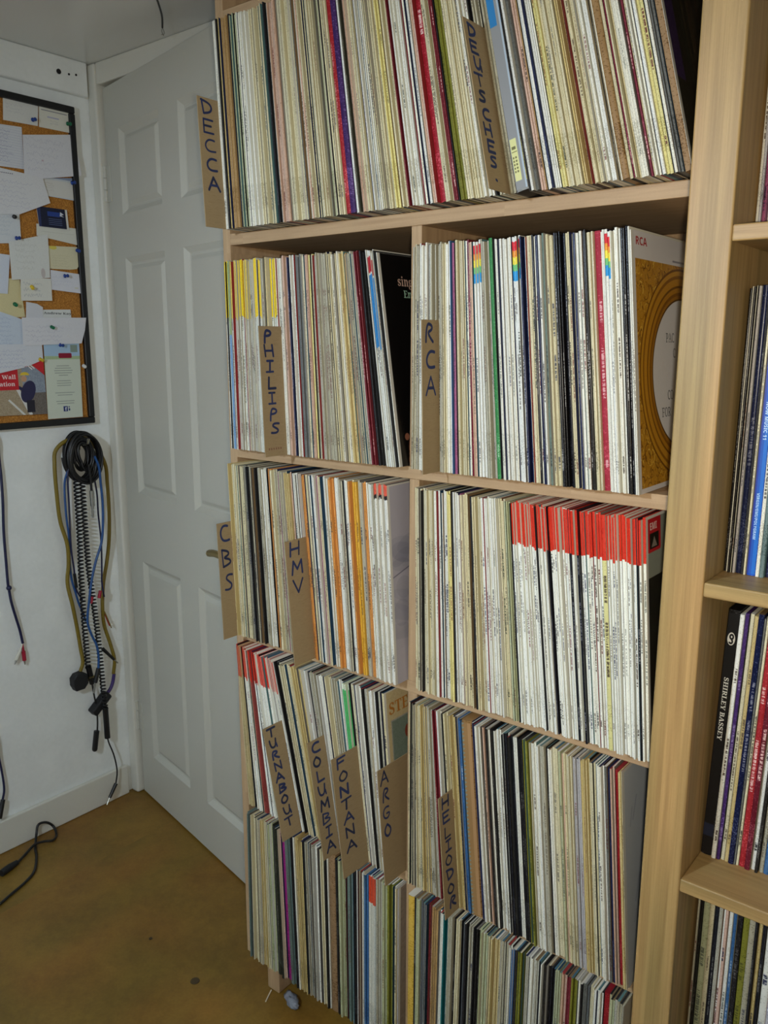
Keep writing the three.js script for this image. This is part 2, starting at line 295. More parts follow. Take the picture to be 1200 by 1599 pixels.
const RIGHT = [
  { y: RS[0], z: -0.957, lean: -0.4, s: '-267w -263v -260p -256w -250k -244c -236w -228|' },
  { y: RS[1], z: -0.95, lean: -0.5, s: '-267k -264w -262k -259e -257v -254n -248k -245c -242W -232w -228t -223n -217c -211k -205w -199|' },
  { y: RS[2], z: -0.957, lean: -1.6, s: '-267.5D -254w -248.5P -244c -239y -234.5n -228.5g -226c -223r -216m -210w -205k -201e -196b -190c -183k -176w -170|' },
  { y: RS[3], z: -0.957, lean: -0.3, s: '-266e -263k -260L -252c -246k -241e -236w -233s -229w -224b -220k -214O -206e -199k -196y -191k -187w -178v -170e -165n -158g -150|' },
];
const AT = 2048, CW = 9, NC = 227;
function makeAtlas() {
  const d = new Uint8Array(AT * AT * 4).fill(255);
  const t = new THREE.DataTexture(d, AT, AT, THREE.RGBAFormat); t.colorSpace = THREE.SRGBColorSpace; t.magFilter = THREE.LinearFilter;
  t.minFilter = THREE.LinearFilter; t.needsUpdate = true; return { d, t, n: 0 };
}
const ATL = [makeAtlas(), makeAtlas()];
const INKS = [[52, 50, 52], [40, 44, 70], [70, 58, 48], [92, 36, 36], [60, 66, 60]];
function paintSpine(at, st, bay) {
  const n = at.n++, cx = (n % NC) * CW, cy = Math.floor(n / NC) * 512, d = at.d;
  const j = rr(-10, 8), warm = rr(-6, 6), base = [st.c[0] + j + warm * 0.4, st.c[1] + j, st.c[2] + j - warm];
  const ink = st.ink ?? pick(INKS), dark = st.c[0] + st.c[1] + st.c[2] < 260;
  // runs of small illegible print along the spine
  const runs = [];
  if (!st.plain && rnd() < (bay.text ?? 0.8)) {
    if (rnd() < 0.7) { const q = rr(0.2, 0.27); runs.push([q, q + rr(0.04, 0.14)]); } if (rnd() < 0.85) { const q = rr(0.38, 0.5); runs.push([q, q + rr(0.1, 0.26)]); } if (rnd() < 0.6) runs.push([rr(0.84, 0.88), rr(0.9, 0.95)]);
    if (bay.dots && rnd() < 0.8) runs.push([0.17, 0.2], [0.25, 0.27]);
  }
  const inkA = rr(0.5, 0.92), mid = CW / 2 - 0.5 + rr(-0.8, 0.8), half = rr(1.1, 2.3), wear = bay.wear ?? 0.05, ph = rnd() * 100;
  let letter = 0, on = false;
  for (let y = 0; y < 512; y++) {
    const f = 1 - y / 511;                                   // 0 at the top of the spine
    let c = base; if (st.bands) for (const [a, b, bc] of st.bands) { const jf = f + j * 0.0006; if (jf >= a && jf < b) c = bc; }
    const inRun = runs.some(([a, b]) => f > a && f < b) && c === base;
    if (letter-- <= 0) { on = !on || rnd() < 0.5; letter = on ? 1 + Math.floor(rnd() * 4) : 1 + Math.floor(rnd() * 1.6); }
    const streak = (vnoise(ph, y * 0.05) - 0.5) * 10;
    const low = Math.abs(f - 0.86) < 0.06 ? wear * 4.5 : wear;
    for (let x = 0; x < CW; x++) {
      let q = streak + (rnd() - 0.5) * 9, r = c[0] + q, g = c[1] + q, b = c[2] + q;
      if (inRun && on && Math.abs(x - mid) < half && rnd() < 0.82) { r += (ink[0] - r) * inkA; g += (ink[1] - g) * inkA; b += (ink[2] - b) * inkA; }
      const edge = x < 2 || x > CW - 3;
      if (rnd() < (edge ? low * 1.3 : low * 0.6)) { const w = dark ? 70 : -62; r += w; g += w; b += w; }
      const i = ((cy + y) * AT + cx + x) * 4; d[i] = clamp(r); d[i + 1] = clamp(g); d[i + 2] = clamp(b);
    }
  }
  return [(cx + 1) / AT, (cx + CW - 1) / AT, (cy + 2) / AT, (cy + 510) / AT];
}
const TOPS = [[214, 210, 196], [206, 198, 172], [222, 222, 216], [190, 188, 180], [30, 30, 32], [24, 24, 28], [44, 46, 50], [36, 66, 92], [70, 108, 128], [92, 128, 130], [150, 50, 52], [120, 116, 110], [128, 104, 74], [38, 44, 78], [172, 168, 158]];
const lin = (c) => { const k = new THREE.Color(); k.setRGB(c[0] / 255, c[1] / 255, c[2] / 255, THREE.SRGBColorSpace); return [k.r, k.g, k.b]; };
// a sleeve: spine at z = 0, standing on y = 0, wb wide at the foot and wt at the head
function sleeveGeo(wb, wt, h, dep, uv, cover, topc) {
  const pos = [], nor = [], tuv = [], col = [];
  const W = [2044 / AT, 2044 / AT];
  const arc = [-1, -0.72, 0, 0.72, 1], flat = wb > 0.0065, dz = (t) => flat ? -0.002 * t ** 6 - 0.0004 * t * t : -wb * 0.2 * t * t;
  const P = (t, y) => [t * (y ? wt : wb) / 2, y ? h : 0, dz(t)];
  const back = (s, y) => [s * (y ? wt : wb) * 0.46, y ? h : 0, -dep];
  const tri = (a, b, c, n, ua, ub, uc, k) => { pos.push(...a, ...b, ...c); for (const q of Array.isArray(n[0]) ? n : [n, n, n]) nor.push(...q); tuv.push(...ua, ...ub, ...uc); for (let i = 0; i < 3; i++) col.push(...k); };
  const nn = (t) => { const v = V3(flat ? t * t * t * 0.9 : t * 0.8, 0, 1).normalize(); return [v.x, 0, v.z]; };
  const U = (t) => uv[0] + (uv[1] - uv[0]) * (t + 1) / 2, one = [1, 1, 1];
  for (let i = 0; i < 4; i++) {
    const a = arc[i], b = arc[i + 1], na = nn(a), nb = nn(b);
    tri(P(a, 0), P(b, 0), P(b, 1), [na, nb, nb], [U(a), uv[2]], [U(b), uv[2]], [U(b), uv[3]], one);
    tri(P(a, 0), P(b, 1), P(a, 1), [na, nb, na], [U(a), uv[2]], [U(b), uv[3]], [U(a), uv[3]], one);
  }
  for (const s of [-1, 1]) {
    const f0 = P(s, 0), f1 = P(s, 1), b0 = back(s, 0), b1 = back(s, 1), n = [s, 0, 0];
    if (s > 0) { tri(f0, b0, b1, n, W, W, W, cover); tri(f0, b1, f1, n, W, W, W, cover); } else { tri(b0, f0, f1, n, W, W, W, cover); tri(b0, f1, b1, n, W, W, W, cover); }
  }
  for (const y of [0, 1]) {
    const n = [0, y ? 1 : -1, 0], ring = [...arc.map((t) => P(t, y)), back(1, y), back(-1, y)];
    for (let i = 1; i < ring.length - 1; i++) y ? tri(ring[0], ring[i], ring[i + 1], n, W, W, W, topc) : tri(ring[0], ring[i + 1], ring[i], n, W, W, W, topc);
  }
  tri(back(1, 0), back(-1, 0), back(-1, 1), [0, 0, -1], W, W, W, cover); tri(back(1, 0), back(-1, 1), back(1, 1), [0, 0, -1], W, W, W, cover);
  const g = new THREE.BufferGeometry();
  g.setAttribute('position', new THREE.Float32BufferAttribute(pos, 3)); g.setAttribute('normal', new THREE.Float32BufferAttribute(nor, 3));
  g.setAttribute('uv', new THREE.Float32BufferAttribute(tuv, 2)); g.setAttribute('color', new THREE.Float32BufferAttribute(col, 3)); return g;
}
const SLEEVE = [0.24, 0.46, 0.62].map((r) => new THREE.MeshPhysicalMaterial({ map: ATL[1].t, vertexColors: true, roughness: r, specularIntensity: 0.55 }));
const SLEEVE_ROW = new THREE.MeshPhysicalMaterial({ map: ATL[0].t, vertexColors: true, roughness: 0.5, specularIntensity: 0.5 });
const rowGeos = [];
const parse = (s) => s.split(' ').map((t) => { const m = t.match(/^(-?[\d.]+?)([A-Za-z45|])$/); return [parseFloat(m[1]) / 1000, m[2]]; });
const lerpTable = (tab, x) => { if (x <= tab[0][0]) return tab[0][1]; for (let i = 1; i < tab.length; i++) if (x <= tab[i][0]) { const [a, u] = tab[i - 1], [b, v] = tab[i]; return u + (v - u) * (x - a) / (b - a); } return tab[tab.length - 1][1]; };
// kraft divider cards: bay, position along the shelf, letters, share of the card that the letters fill, label
const CARDS = [
  ['r1', -1.0875, 'DECCA', 0.72, 'kraft divider card with five blue capitals at the end of the top shelf', 0.195, 0.04], ['r1', -0.557, 'DEUTSCHES.', 0.97, 'kraft divider card with a long blue word among the top shelf sleeves', 0.202, 0.045],
  ['r2L', -0.972, 'PHILIPS', 0.84, 'kraft divider card with seven blue capitals beside yellow topped sleeves', 0.205, 0.046], ['r2R', -0.671, 'RCA', 0.5, 'kraft divider card with three blue capitals below the top shelf', 0.21, 0.035],
  ['r3L', -1.1035, 'CBS', 0.62, 'kraft divider card with three blue capitals sticking out before the door', 0.21, 0.034], ['r3L', -0.913, 'HMV', 0.44, 'kraft divider card with three blue capitals beside an orange spine', 0.207, 0.045],
  ['r4L', -0.952, 'TURNABOUT', 0.9, 'kraft divider card with nine blue capitals next to red topped sleeves', 0.203, 0.047], ['r4L', -0.862, 'COLUMBIA', 0.97, 'kraft divider card with eight blue capitals below the orange spines', 0.205, 0.042],
  ['r4L', -0.803, 'FONTANA', 0.82, 'kraft divider card with seven blue capitals above the lowest shelf', 0.203, 0.058], ['r4L', -0.7385, 'ARGO', 0.62, 'kraft divider card with four blue capitals standing against the shelf divider', 0.195, 0.03],
  ['r4R', -0.618, 'HELIODOR', 0.95, 'kraft divider card with eight blue capitals beside a brown zigzag box', 0.195, 0.038],
];
const cardPlaces = [];
const SHELFWORD = { r1: 'top shelf', r2R: 'second shelf', r3R: 'third shelf' };
const RWORD = ['highest oak shelf', 'second oak shelf', 'third oak shelf', 'lowest oak shelf'];
const GROUPS = { r1: 'record sleeves on the top shelf', r2R: 'record sleeves on the second shelf', r3R: 'record sleeves in the red topped bay' };
const ord = (n) => (n === 1 ? 'next' : `${n}${n % 10 === 1 && n % 100 !== 11 ? 'st' : n % 10 === 2 && n % 100 !== 12 ? 'nd' : n % 10 === 3 && n % 100 !== 13 ? 'rd' : 'th'}`);
// each sleeve is told by its colour and its count from the nearest sleeve of a colour found only once on that shelf
function sleeveLabel(list, i, shelf, lo, hi) {
  const name = list[i], once = (n) => list.filter((q) => q === n).length === 1;
  if (once(name)) return `${name} record sleeve, the only one so coloured on the ${shelf}`;
  let best = null; list.forEach((n, k) => { if (once(n) && k !== i && (best === null || Math.abs(k - i) < Math.abs(best - i))) best = k; });
  return best === null ? `${name} record sleeve, ${ord(i + 1)} from the upright, ${shelf}` : `${name} sleeve ${ord(Math.abs(best - i))} from the ${list[best]} one ${i > best ? hi : lo}, ${shelf}`;
}
function placeSleeve(o) {   // o: x foot centre, wb, wt, y, z, a (radians), st, bay, single, label, group, gloss
  const h = rr(0.3085, 0.3135) - (o.short ?? 0), at = ATL[o.single ? 1 : 0], uv = paintSpine(at, o.st, o.bay);
  const cover = o.cover ?? (rnd() < 0.6 ? o.st.c : pick(TOPS)), tc = o.st.topc ?? (rnd() < 0.3 ? o.st.c : pick(TOPS));
  const gap = rnd() < 0.3 ? rr(0.0007, 0.0012) : rr(0.0003, 0.0007), g = sleeveGeo(o.wb - gap, o.wt - gap, h, 0.31, uv, lin(cover), lin(tc));
  const dz = o.flush ? 0 : rr(-0.0045, 0.0035), y = o.y + 0.0003 + Math.abs(Math.sin(o.a)) * o.wb / 2;
  if (o.single) {
    const m = mesh('record_sleeve', g, SLEEVE[o.gloss ?? Math.floor(rnd() * 3)]); m.position.set(o.x, y, o.z + dz); m.rotation.z = o.a;
    if (!o.hold) top(m, o.label, 'record', o.group); return m;
  }
  g.rotateZ(o.a); g.translate(o.x, y, o.z + dz); rowGeos.push(g); return null;
}
const LASTS = {};
for (const [key, bay] of Object.entries(BAYS)) {
  const tok = parse(bay.s); const edges = [];
  for (let i = 0; i < tok.length - 1; i++) {
    const [x, c] = tok[i], w = tok[i + 1][0] - x, st = S[c], n = st.solid ? 1 : Math.max(1, Math.round(w / 0.0033));
    let acc = 0; const parts = Array.from({ length: n }, () => { const k = rr(0.75, 1.25); acc += k; return k; });
    let p = x; for (const k of parts) { edges.push([p, p + (w * k) / acc, c]); p += (w * k) / acc; }
  }
  for (const cd of CARDS.filter((q) => q[0] === key)) {      // make a slot for each card
    let best = 0, bd = 1; edges.forEach((e, i) => { const dd = Math.abs(e[0] - cd[1]); if (dd < bd) { bd = dd; best = i; } });
    const e = edges[best]; let xc = cd[1];
    if (bd < 0.004) { xc = e[0]; if (best > 0) edges[best - 1][1] -= 0.0008; e[0] += 0.0008; }
    cardPlaces.push({ cd, x: xc, y: SH[bay.shelf], z: bay.z, a: THREE.MathUtils.degToRad(lerpTable(bay.lean, xc)) });
  }
  edges.forEach(([x0, x1, c], i) => {
    const a0 = THREE.MathUtils.degToRad(lerpTable(bay.lean, x0)), a1 = THREE.MathUtils.degToRad(lerpTable(bay.lean, x1)), H = 0.313;
    const wb = x1 - x0, wt = Math.max(wb * 0.62, Math.min(wb * 1.15, wb - H * (Math.tan(a1) - Math.tan(a0)))), a = (a0 + a1) / 2, st = S[c];
    const last = i === edges.length - 1;
    const single = last || (bay.single && x0 > bay.single);
    const o = { x: (x0 + x1) / 2, wb: wb * Math.cos(a), wt: wt * Math.cos(a), y: SH[bay.shelf], z: bay.z, a, st, bay, single, hold: last,
      label: single && !last ? sleeveLabel(edges.map((e) => S[e[2]].n), i, SHELFWORD[key] ?? 'pine shelf', 'towards the door', 'towards the upright') : '', group: GROUPS[key] };
    if (c === 'h' || c === '4') { o.single = o.hold = o.flush = 1; }
    if (last) o.cover = [214, 212, 204];
    if ('jnk'.includes(c) && key === 'r2R') o.gloss = 0;
    if (c === 'U' || c === 'h') { o.short = -0.001; o.flush = 1; }
    const m = placeSleeve(o);
    if (c === 'h' || c === '4') LASTS[c === 'h' ? 'h' : 'Z4'] = { m, w: o.wb, wt: o.wt };
    if (last) LASTS[key] = { m, w: o.wb, wt: o.wt };
  });
}
RIGHT.forEach((bay, k) => {
  const tok = parse(bay.s), a = THREE.MathUtils.degToRad(bay.lean); bay.text = 0.8; bay.wear = 0.07;
  for (let i = 0; i < tok.length - 1; i++) {
    const [x, c] = tok[i], w = tok[i + 1][0] - x, st = S[c], hold = c === 'D' || c === 'W';
    const m = placeSleeve({ x: x + w / 2, wb: w, wt: w, y: bay.y, z: bay.z, a, st, bay, single: 1, hold, flush: hold, gloss: hold ? 1 : undefined, label: sleeveLabel(tok.slice(0, -1).map((e) => S[e[1]].n), i, RWORD[k], 'towards the upright', 'leaving the upright'), group: `record sleeves on oak shelf ${['one', 'two', 'three', 'four'][k]}` });
    if (hold) LASTS[c] = { m, w, wt: w };
  }
});
ATL.forEach((a) => { a.t.needsUpdate = true; });
{
  const m = mesh('record_sleeve_rows', mergeGeometries(rowGeos), SLEEVE_ROW); m.userData.kind = 'stuff'; m.userData.label = 'packed rows of worn record sleeves filling the remaining pine shelves'; m.userData.category = 'records'; scene.add(m);
  console.log('rows', rowGeos.length, 'singles', ATL[1].n);
}
// ---------------------------------------------------------------- sleeves whose cover or lettered spine shows
const nz = (g, w, h, amp, step = 2) => { for (let y = 0; y < h; y += step) for (let x = 0; x < w; x += step) { const k = rnd(); g.fillStyle = k < 0.5 ? `rgba(0,0,0,${amp * rnd()})` : `rgba(255,255,255,${amp * rnd()})`; g.fillRect(x, y, step, step); } };
function coverSleeve(key, name, label, draw, w = 512, h = 512, rough = 0.35) {
  const { m, w: wb, wt } = LASTS[key], g = group(name); g.position.copy(m.position); g.rotation.copy(m.rotation);
  m.position.set(0, 0, 0); m.rotation.set(0, 0, 0); m.name = 'sleeve'; g.add(m);
  const D = 0.303, H = 0.309, geo = new THREE.PlaneGeometry(D, H, 1, 1); geo.rotateY(Math.PI / 2);
  const p = geo.attributes.position;
  for (let i = 0; i < p.count; i++) { const y = p.getY(i) + H / 2; const dpt = D / 2 - p.getZ(i), k = y / H; p.setXYZ(i, (wb + (wt - wb) * k) / 2 * (1 - 0.08 * dpt / 0.31) + 0.0004, y, -0.0055 - dpt); }
  geo.computeVertexNormals();
  mesh('cover_print', geo, std({ map: canvasTex(w, h, draw), roughness: rough }), g);
  return top(g, label, 'record');
}
coverSleeve('r1', 'record_sleeve', 'white spined record sleeve with a dark brown and purple cover, last on the top shelf', (g, w, h) => {
  g.fillStyle = '#17130f'; g.fillRect(0, 0, w, h); g.fillStyle = '#2a1648'; g.fillRect(0, 0, 46, 340);
  for (let i = 0; i < 26; i++) { g.strokeStyle = pick(['rgba(70,60,38,.5)', 'rgba(40,52,40,.5)', 'rgba(60,40,28,.6)']); g.lineWidth = rr(4, 14); g.beginPath(); const x = rr(60, w); g.moveTo(x, 0); g.bezierCurveTo(x + rr(-60, 60), 150, x + rr(-60, 60), 300, x + rr(-40, 80), h); g.stroke(); }
  nz(g, w, h, 0.08, 4);
});
coverSleeve('r2L', 'record_sleeve', 'black record cover with small pale lettering against the shelf divider', (g, w, h) => {
  g.fillStyle = '#0c0b0c'; g.fillRect(0, 0, w, h); g.font = 'bold 30px serif'; g.fillStyle = '#d8b4a4'; g.fillText('sing', 60, 74); g.fillStyle = '#aad4be'; g.font = 'bold 26px serif'; g.fillText('En', 80, 102);
  for (let i = 0; i < 40; i++) { g.fillStyle = pick(['#7a4a34', '#5a3226', '#94604a']); g.beginPath(); g.ellipse(rr(18, 300), rr(440, 508), rr(6, 26), rr(4, 14), rr(0, 3), 0, 7); g.fill(); }
});
coverSleeve('r2R', 'record_sleeve', 'record sleeve with a gold ornate frame around a white oval, beside the oak upright', (g, w, h) => {
  g.fillStyle = '#e2e2e6'; g.fillRect(0, 0, w, h);
  g.fillStyle = '#b22a35'; g.save(); g.scale(1.5, 1); g.font = 'bold 42px sans-serif'; g.fillText('RCA', 10, 52); g.restore(); g.fillStyle = '#9a9aa6'; g.fillRect(420, 84, 300, 8);
  g.fillStyle = '#c08a24'; g.fillRect(8, 104, w - 16, h - 124); g.save(); g.beginPath(); g.rect(8, 104, w - 16, h - 124); g.clip();
  for (let i = 0; i < 2600; i++) {            // acanthus scrolls of the frame
    const x = rr(0, w), y = rr(104, h); g.strokeStyle = pick(['#7a4e0c', '#d8a436', '#9c6814', '#ecc250', '#84560e', '#c8922a']); g.lineWidth = rr(2, 7); const r = rr(7, 30), s = rr(0, 6.3);
    g.beginPath(); g.arc(x, y, r, s, s + rr(1, 2.8)); g.stroke();
  }
  const cx = 520, cy = 560;
  [[0, '#7c4e0a'], [10, '#cc9426'], [30, '#96620f'], [44, '#c88e24'], [74, '#80520a'], [84, '#bc821e'], [104, '#8c5a10'], [118, '#a8721e'], [132, '#5c3a08']].forEach(([k, c]) => { g.fillStyle = c; g.beginPath(); g.ellipse(cx, cy, 498 - k, 446 - k * 0.95, 0, 0, 7); g.fill(); });
  g.fillStyle = '#e4e5ea'; g.beginPath(); g.ellipse(cx, cy, 358, 314, 0, 0, 7); g.fill(); g.restore();
  g.fillStyle = '#4a525c'; g.font = '52px serif'; g.fillText('PAC', 318, 424); g.fillText('C', 398, 488); g.fillStyle = '#2c323a'; g.fillText('CO', 322, 662); g.fillText('FOR', 252, 732);
}, 1024, 1024, 0.3);
coverSleeve('r3L', 'record_sleeve', 'record sleeve with a plain lavender grey cover beside the shelf divider', (g, w, h) => {
  g.fillStyle = '#b2b0bd'; g.fillRect(0, 0, w, h);
  for (let i = 0; i < 60; i++) { g.fillStyle = pick(['rgba(120,122,150,.18)', 'rgba(160,158,170,.18)', 'rgba(90,92,120,.14)']); g.beginPath(); g.ellipse(rr(0, w), rr(150, 420), rr(30, 110), rr(12, 40), rr(-0.4, 0.4), 0, 7); g.fill(); }
  g.strokeStyle = 'rgba(70,70,92,.6)'; g.lineWidth = 3; g.beginPath(); g.moveTo(0, 232); g.lineTo(70, 214); g.lineTo(170, 208); g.stroke();
  g.fillStyle = '#22222a'; for (const [x, y] of [[62, 398], [78, 404], [96, 452], [90, 470], [112, 390]]) g.fillRect(x, y, 9, 15);
}, 512, 512, 0.5);
coverSleeve('r3R', 'record_sleeve', 'red topped record sleeve with a grey green and black cover by the oak upright', (g, w, h) => {
  g.fillStyle = '#8d948a'; g.fillRect(0, 0, w, h); g.fillStyle = '#101214'; g.fillRect(0, 122, w, h);
  g.fillStyle = '#c01f2a'; g.beginPath(); g.roundRect(-20, -20, 90, 90, 6); g.fill(); g.fillStyle = '#f2dcd8'; g.font = 'bold 21px sans-serif'; g.fillText('EMI', 10, 24);
  g.fillStyle = '#17120f'; g.fillRect(9, 31, 50, 32); g.fillStyle = '#8a8078'; g.beginPath(); g.moveTo(18, 60); g.lineTo(34, 38); g.lineTo(50, 60); g.fill();
});
coverSleeve('r4L', 'record_sleeve', 'cream record cover with orange capitals over a grey green picture', (g, w, h) => {
  g.fillStyle = '#cbb98c'; g.fillRect(0, 0, w, h); g.fillStyle = '#b9762a'; g.font = 'bold 46px serif'; g.fillText('STEREO', 8, 64);
  g.fillStyle = '#a3a49c'; g.fillRect(14, 80, 440, 172); g.fillStyle = '#78887a'; g.fillRect(18, 84, 432, 164); nz(g, w, h, 0.05, 4); g.fillStyle = '#8a3f2c'; g.beginPath(); g.ellipse(84, 130, 12, 18, 0, 0, 7); g.fill();
}, 512, 512, 0.5);
coverSleeve('r4R', 'record_sleeve', 'record sleeve with a plain pale blue grey cover, near the foot of the oak upright', (g, w, h) => {
  g.fillStyle = '#c0c8d0'; g.fillRect(0, 0, w, h); for (let i = 0; i < 90; i++) { g.strokeStyle = 'rgba(110,114,140,.25)'; g.lineWidth = rr(2, 7); const x = rr(0, w), y = rr(120, h); g.beginPath(); g.moveTo(x, y); g.lineTo(x + rr(10, 40), y - rr(10, 60)); g.stroke(); }
}, 512, 512, 0.55);
coverSleeve('r5L', 'record_sleeve', 'record sleeve with a plain pinkish grey cover on the lowest pine shelf', (g, w, h) => { g.fillStyle = '#8e857f'; g.fillRect(0, 0, w, h); nz(g, w, h, 0.05, 4); g.fillStyle = '#3c4c8a'; g.fillRect(40, 22, 22, 10); }, 256, 256, 0.6);
{
  const { m } = LASTS.r5R; top(m, 'pale worn record sleeve, last on the lowest pine shelf by the upright', 'record');
  // a thin black sleeve standing beyond the pale blue grey cover
  const o = placeSleeve({ x: -0.3275, wb: 0.0034, wt: 0.0034, y: SH.D, z: -0.972, a: THREE.MathUtils.degToRad(-0.6), st: S.w, bay: { text: 0 }, single: 1, cover: [20, 20, 24], label: 'thin white spined black record sleeve against the oak upright' });
  ATL[1].t.needsUpdate = true; void o;
}
function letteredSpine(key, label, w, h, draw, kids) {
  const { m, w: wb } = LASTS[key], g = group('record_sleeve'); g.position.copy(m.position); g.rotation.copy(m.rotation);
  m.position.set(0, 0, 0); m.rotation.set(0, 0, 0); m.name = 'sleeve'; g.add(m);
  const geo = new THREE.PlaneGeometry(wb * 0.84, 0.306); geo.translate(0, 0.155, 0.0005);
  mesh('spine_print', geo, std({ map: canvasTex(w, h, draw), roughness: 0.4 }), g); return top(g, label, 'record');
}
const down = (g, txt, font, x, y, col, sx = 1) => { g.save(); g.translate(x, y); g.rotate(Math.PI / 2); g.scale(sx, 1); g.font = font; g.fillStyle = col; g.fillText(txt, 0, 0); g.restore(); };
letteredSpine('D', 'very thick black record album with white serif capitals down the spine', 96, 2048, (g, w, h) => {
  g.fillStyle = '#0f0f12'; g.fillRect(0, 0, w, h);
  for (let i = 0; i < 260; i++) { g.fillStyle = `rgba(150,150,155,${rr(0.03, 0.16)})`; g.fillRect(rr(0, w), rr(0, h), rr(1, 3), rr(1, 7)); }
  g.fillStyle = '#dcdcd6'; g.beginPath(); g.ellipse(48, 205, 36, 52, 0, 0, 7); g.fill(); g.strokeStyle = '#15151a'; g.lineWidth = 15; g.beginPath(); g.ellipse(50, 188, 15, 17, 0, 0, 7); g.stroke(); g.beginPath(); g.arc(46, 226, 15, -1.4, 2.8); g.stroke();
  down(g, 'SHIRLEY BASSEY', 'bold 62px serif', 26, 520, '#e2e4de', 0.98);
  g.fillStyle = '#1d2438'; g.fillRect(0, 1780, w, 110);
});
letteredSpine('W', 'bright blue record sleeve with white lettering on the oak shelf', 64, 2048, (g, w, h) => {
  g.fillStyle = '#0f4fae'; g.fillRect(0, 0, w, h); g.fillStyle = '#1b2f8f'; g.fillRect(0, 0, 14, h); g.fillStyle = '#1468c4'; g.fillRect(34, 0, 30, h);
  down(g, 'NOW MUSIC 11', 'bold 38px sans-serif', 22, 780, '#c6dcf0'); down(g, 'VIRGIN/EMI/POLYGRAM', 'bold 30px sans-serif', 20, 1440, '#b7d2ea');
});

letteredSpine('h', 'grey boxed record set with blue spine head and pale label, beside the long-worded card', 96, 1024, (g, w, h) => {
  g.fillStyle = '#8b8d8e'; g.fillRect(0, 0, w, h); g.fillStyle = '#2a7ab4'; g.fillRect(0, 0, w * 0.62, h * 0.36); g.fillStyle = '#a9b8c4'; g.fillRect(w * 0.84, 0, w * 0.16, h);
  g.fillStyle = '#d8d896'; g.fillRect(6, h * 0.8, w * 0.56, h * 0.165); g.fillStyle = '#6d6a3c'; g.fillRect(14, h * 0.83, 34, 12); g.fillRect(10, h * 0.85, 46, 3); for (let k = 0; k < 5; k++) { g.fillRect(12, h * 0.87 + k * 14, 12, 8); g.fillRect(32, h * 0.87 + k * 14, 14, 8); }
}, 0);
letteredSpine('Z4', 'brown cardboard box with a zigzag edge among the sleeves beside a blue spine', 128, 1024, (g, w, h) => {
  g.fillStyle = '#947248'; g.fillRect(0, 0, w, h); g.fillStyle = '#7b8a86'; for (let y = 0; y < h; y += 22) { g.beginPath(); g.moveTo(0, y); g.lineTo(34, y + 4); g.lineTo(0, y + 16); g.fill(); } g.fillStyle = '#a7825a'; g.fillRect(w * 0.62, 0, w * 0.38, h);
}, 0);

// ---------------------------------------------------------------- handwritten divider cards
const GLYPH = { // strokes on a 0..1 square, y down
  A: [[0, 1, 0.5, 0, 1, 1], [0.2, 0.62, 0.8, 0.62]], B: [[0.05, 0, 0.05, 1], [0.05, 0, 0.7, 0.1, 0.75, 0.35, 0.1, 0.48, 0.85, 0.62, 0.85, 0.9, 0.05, 1]], C: [[0.9, 0.1, 0.5, 0, 0.12, 0.3, 0.08, 0.7, 0.4, 1, 0.95, 0.92]],
  D: [[0.1, 0, 0.15, 1], [0.05, 0.02, 0.7, 0.12, 0.95, 0.5, 0.7, 0.9, 0.15, 1]], E: [[0.9, 0.02, 0.1, 0, 0.12, 1, 0.95, 1], [0.12, 0.48, 0.75, 0.48]], F: [[0.95, 0, 0.15, 0.02, 0.1, 1], [0.13, 0.45, 0.75, 0.42]],
  G: [[0.9, 0.12, 0.5, 0, 0.1, 0.35, 0.15, 0.85, 0.6, 1, 0.9, 0.75, 0.9, 0.55, 0.55, 0.58]], H: [[0.1, 0, 0.1, 1], [0.9, 0, 0.9, 1], [0.1, 0.52, 0.9, 0.5]], I: [[0.2, 0, 0.8, 0], [0.5, 0, 0.5, 1], [0.15, 1, 0.85, 0.98]],
  L: [[0.2, 0, 0.18, 1, 0.9, 0.98]], M: [[0.02, 1, 0.12, 0, 0.5, 0.65, 0.88, 0, 0.98, 1]], N: [[0.1, 1, 0.12, 0, 0.88, 1, 0.9, 0]], O: [[0.5, 0, 0.12, 0.25, 0.1, 0.75, 0.5, 1, 0.88, 0.72, 0.88, 0.28, 0.5, 0]],
  P: [[0.2, 1.1, 0.18, 0, 0.7, 0.05, 0.85, 0.3, 0.6, 0.52, 0.2, 0.52]], R: [[0.15, 1, 0.15, 0, 0.75, 0.08, 0.8, 0.35, 0.2, 0.52, 0.9, 1]], S: [[0.85, 0.08, 0.4, 0, 0.15, 0.25, 0.5, 0.45, 0.85, 0.68, 0.6, 0.98, 0.1, 0.9]],
  T: [[0, 0.03, 1, 0], [0.5, 0.02, 0.48, 1]], U: [[0.1, 0, 0.12, 0.75, 0.45, 1, 0.8, 0.8, 0.88, 0], [0.88, 0.6, 0.92, 1]], V: [[0.05, 0, 0.5, 1, 0.95, 0]], '.': [[0.45, 0.5, 0.55, 0.55]],
};
function pen(g, s, at, round) {
  const P = []; for (let k = 0; k < s.length; k += 2) P.push(at(s[k], s[k + 1]));
  g.beginPath(); g.moveTo(...P[0]);
  if (!round || P.length < 3) for (const q of P.slice(1)) g.lineTo(...q);
  else { for (let i = 1; i < P.length - 1; i++) { const e = i === P.length - 2 ? P[i + 1] : [(P[i][0] + P[i + 1][0]) / 2, (P[i][1] + P[i + 1][1]) / 2]; g.quadraticCurveTo(...P[i], ...e); } }
  g.stroke();
}
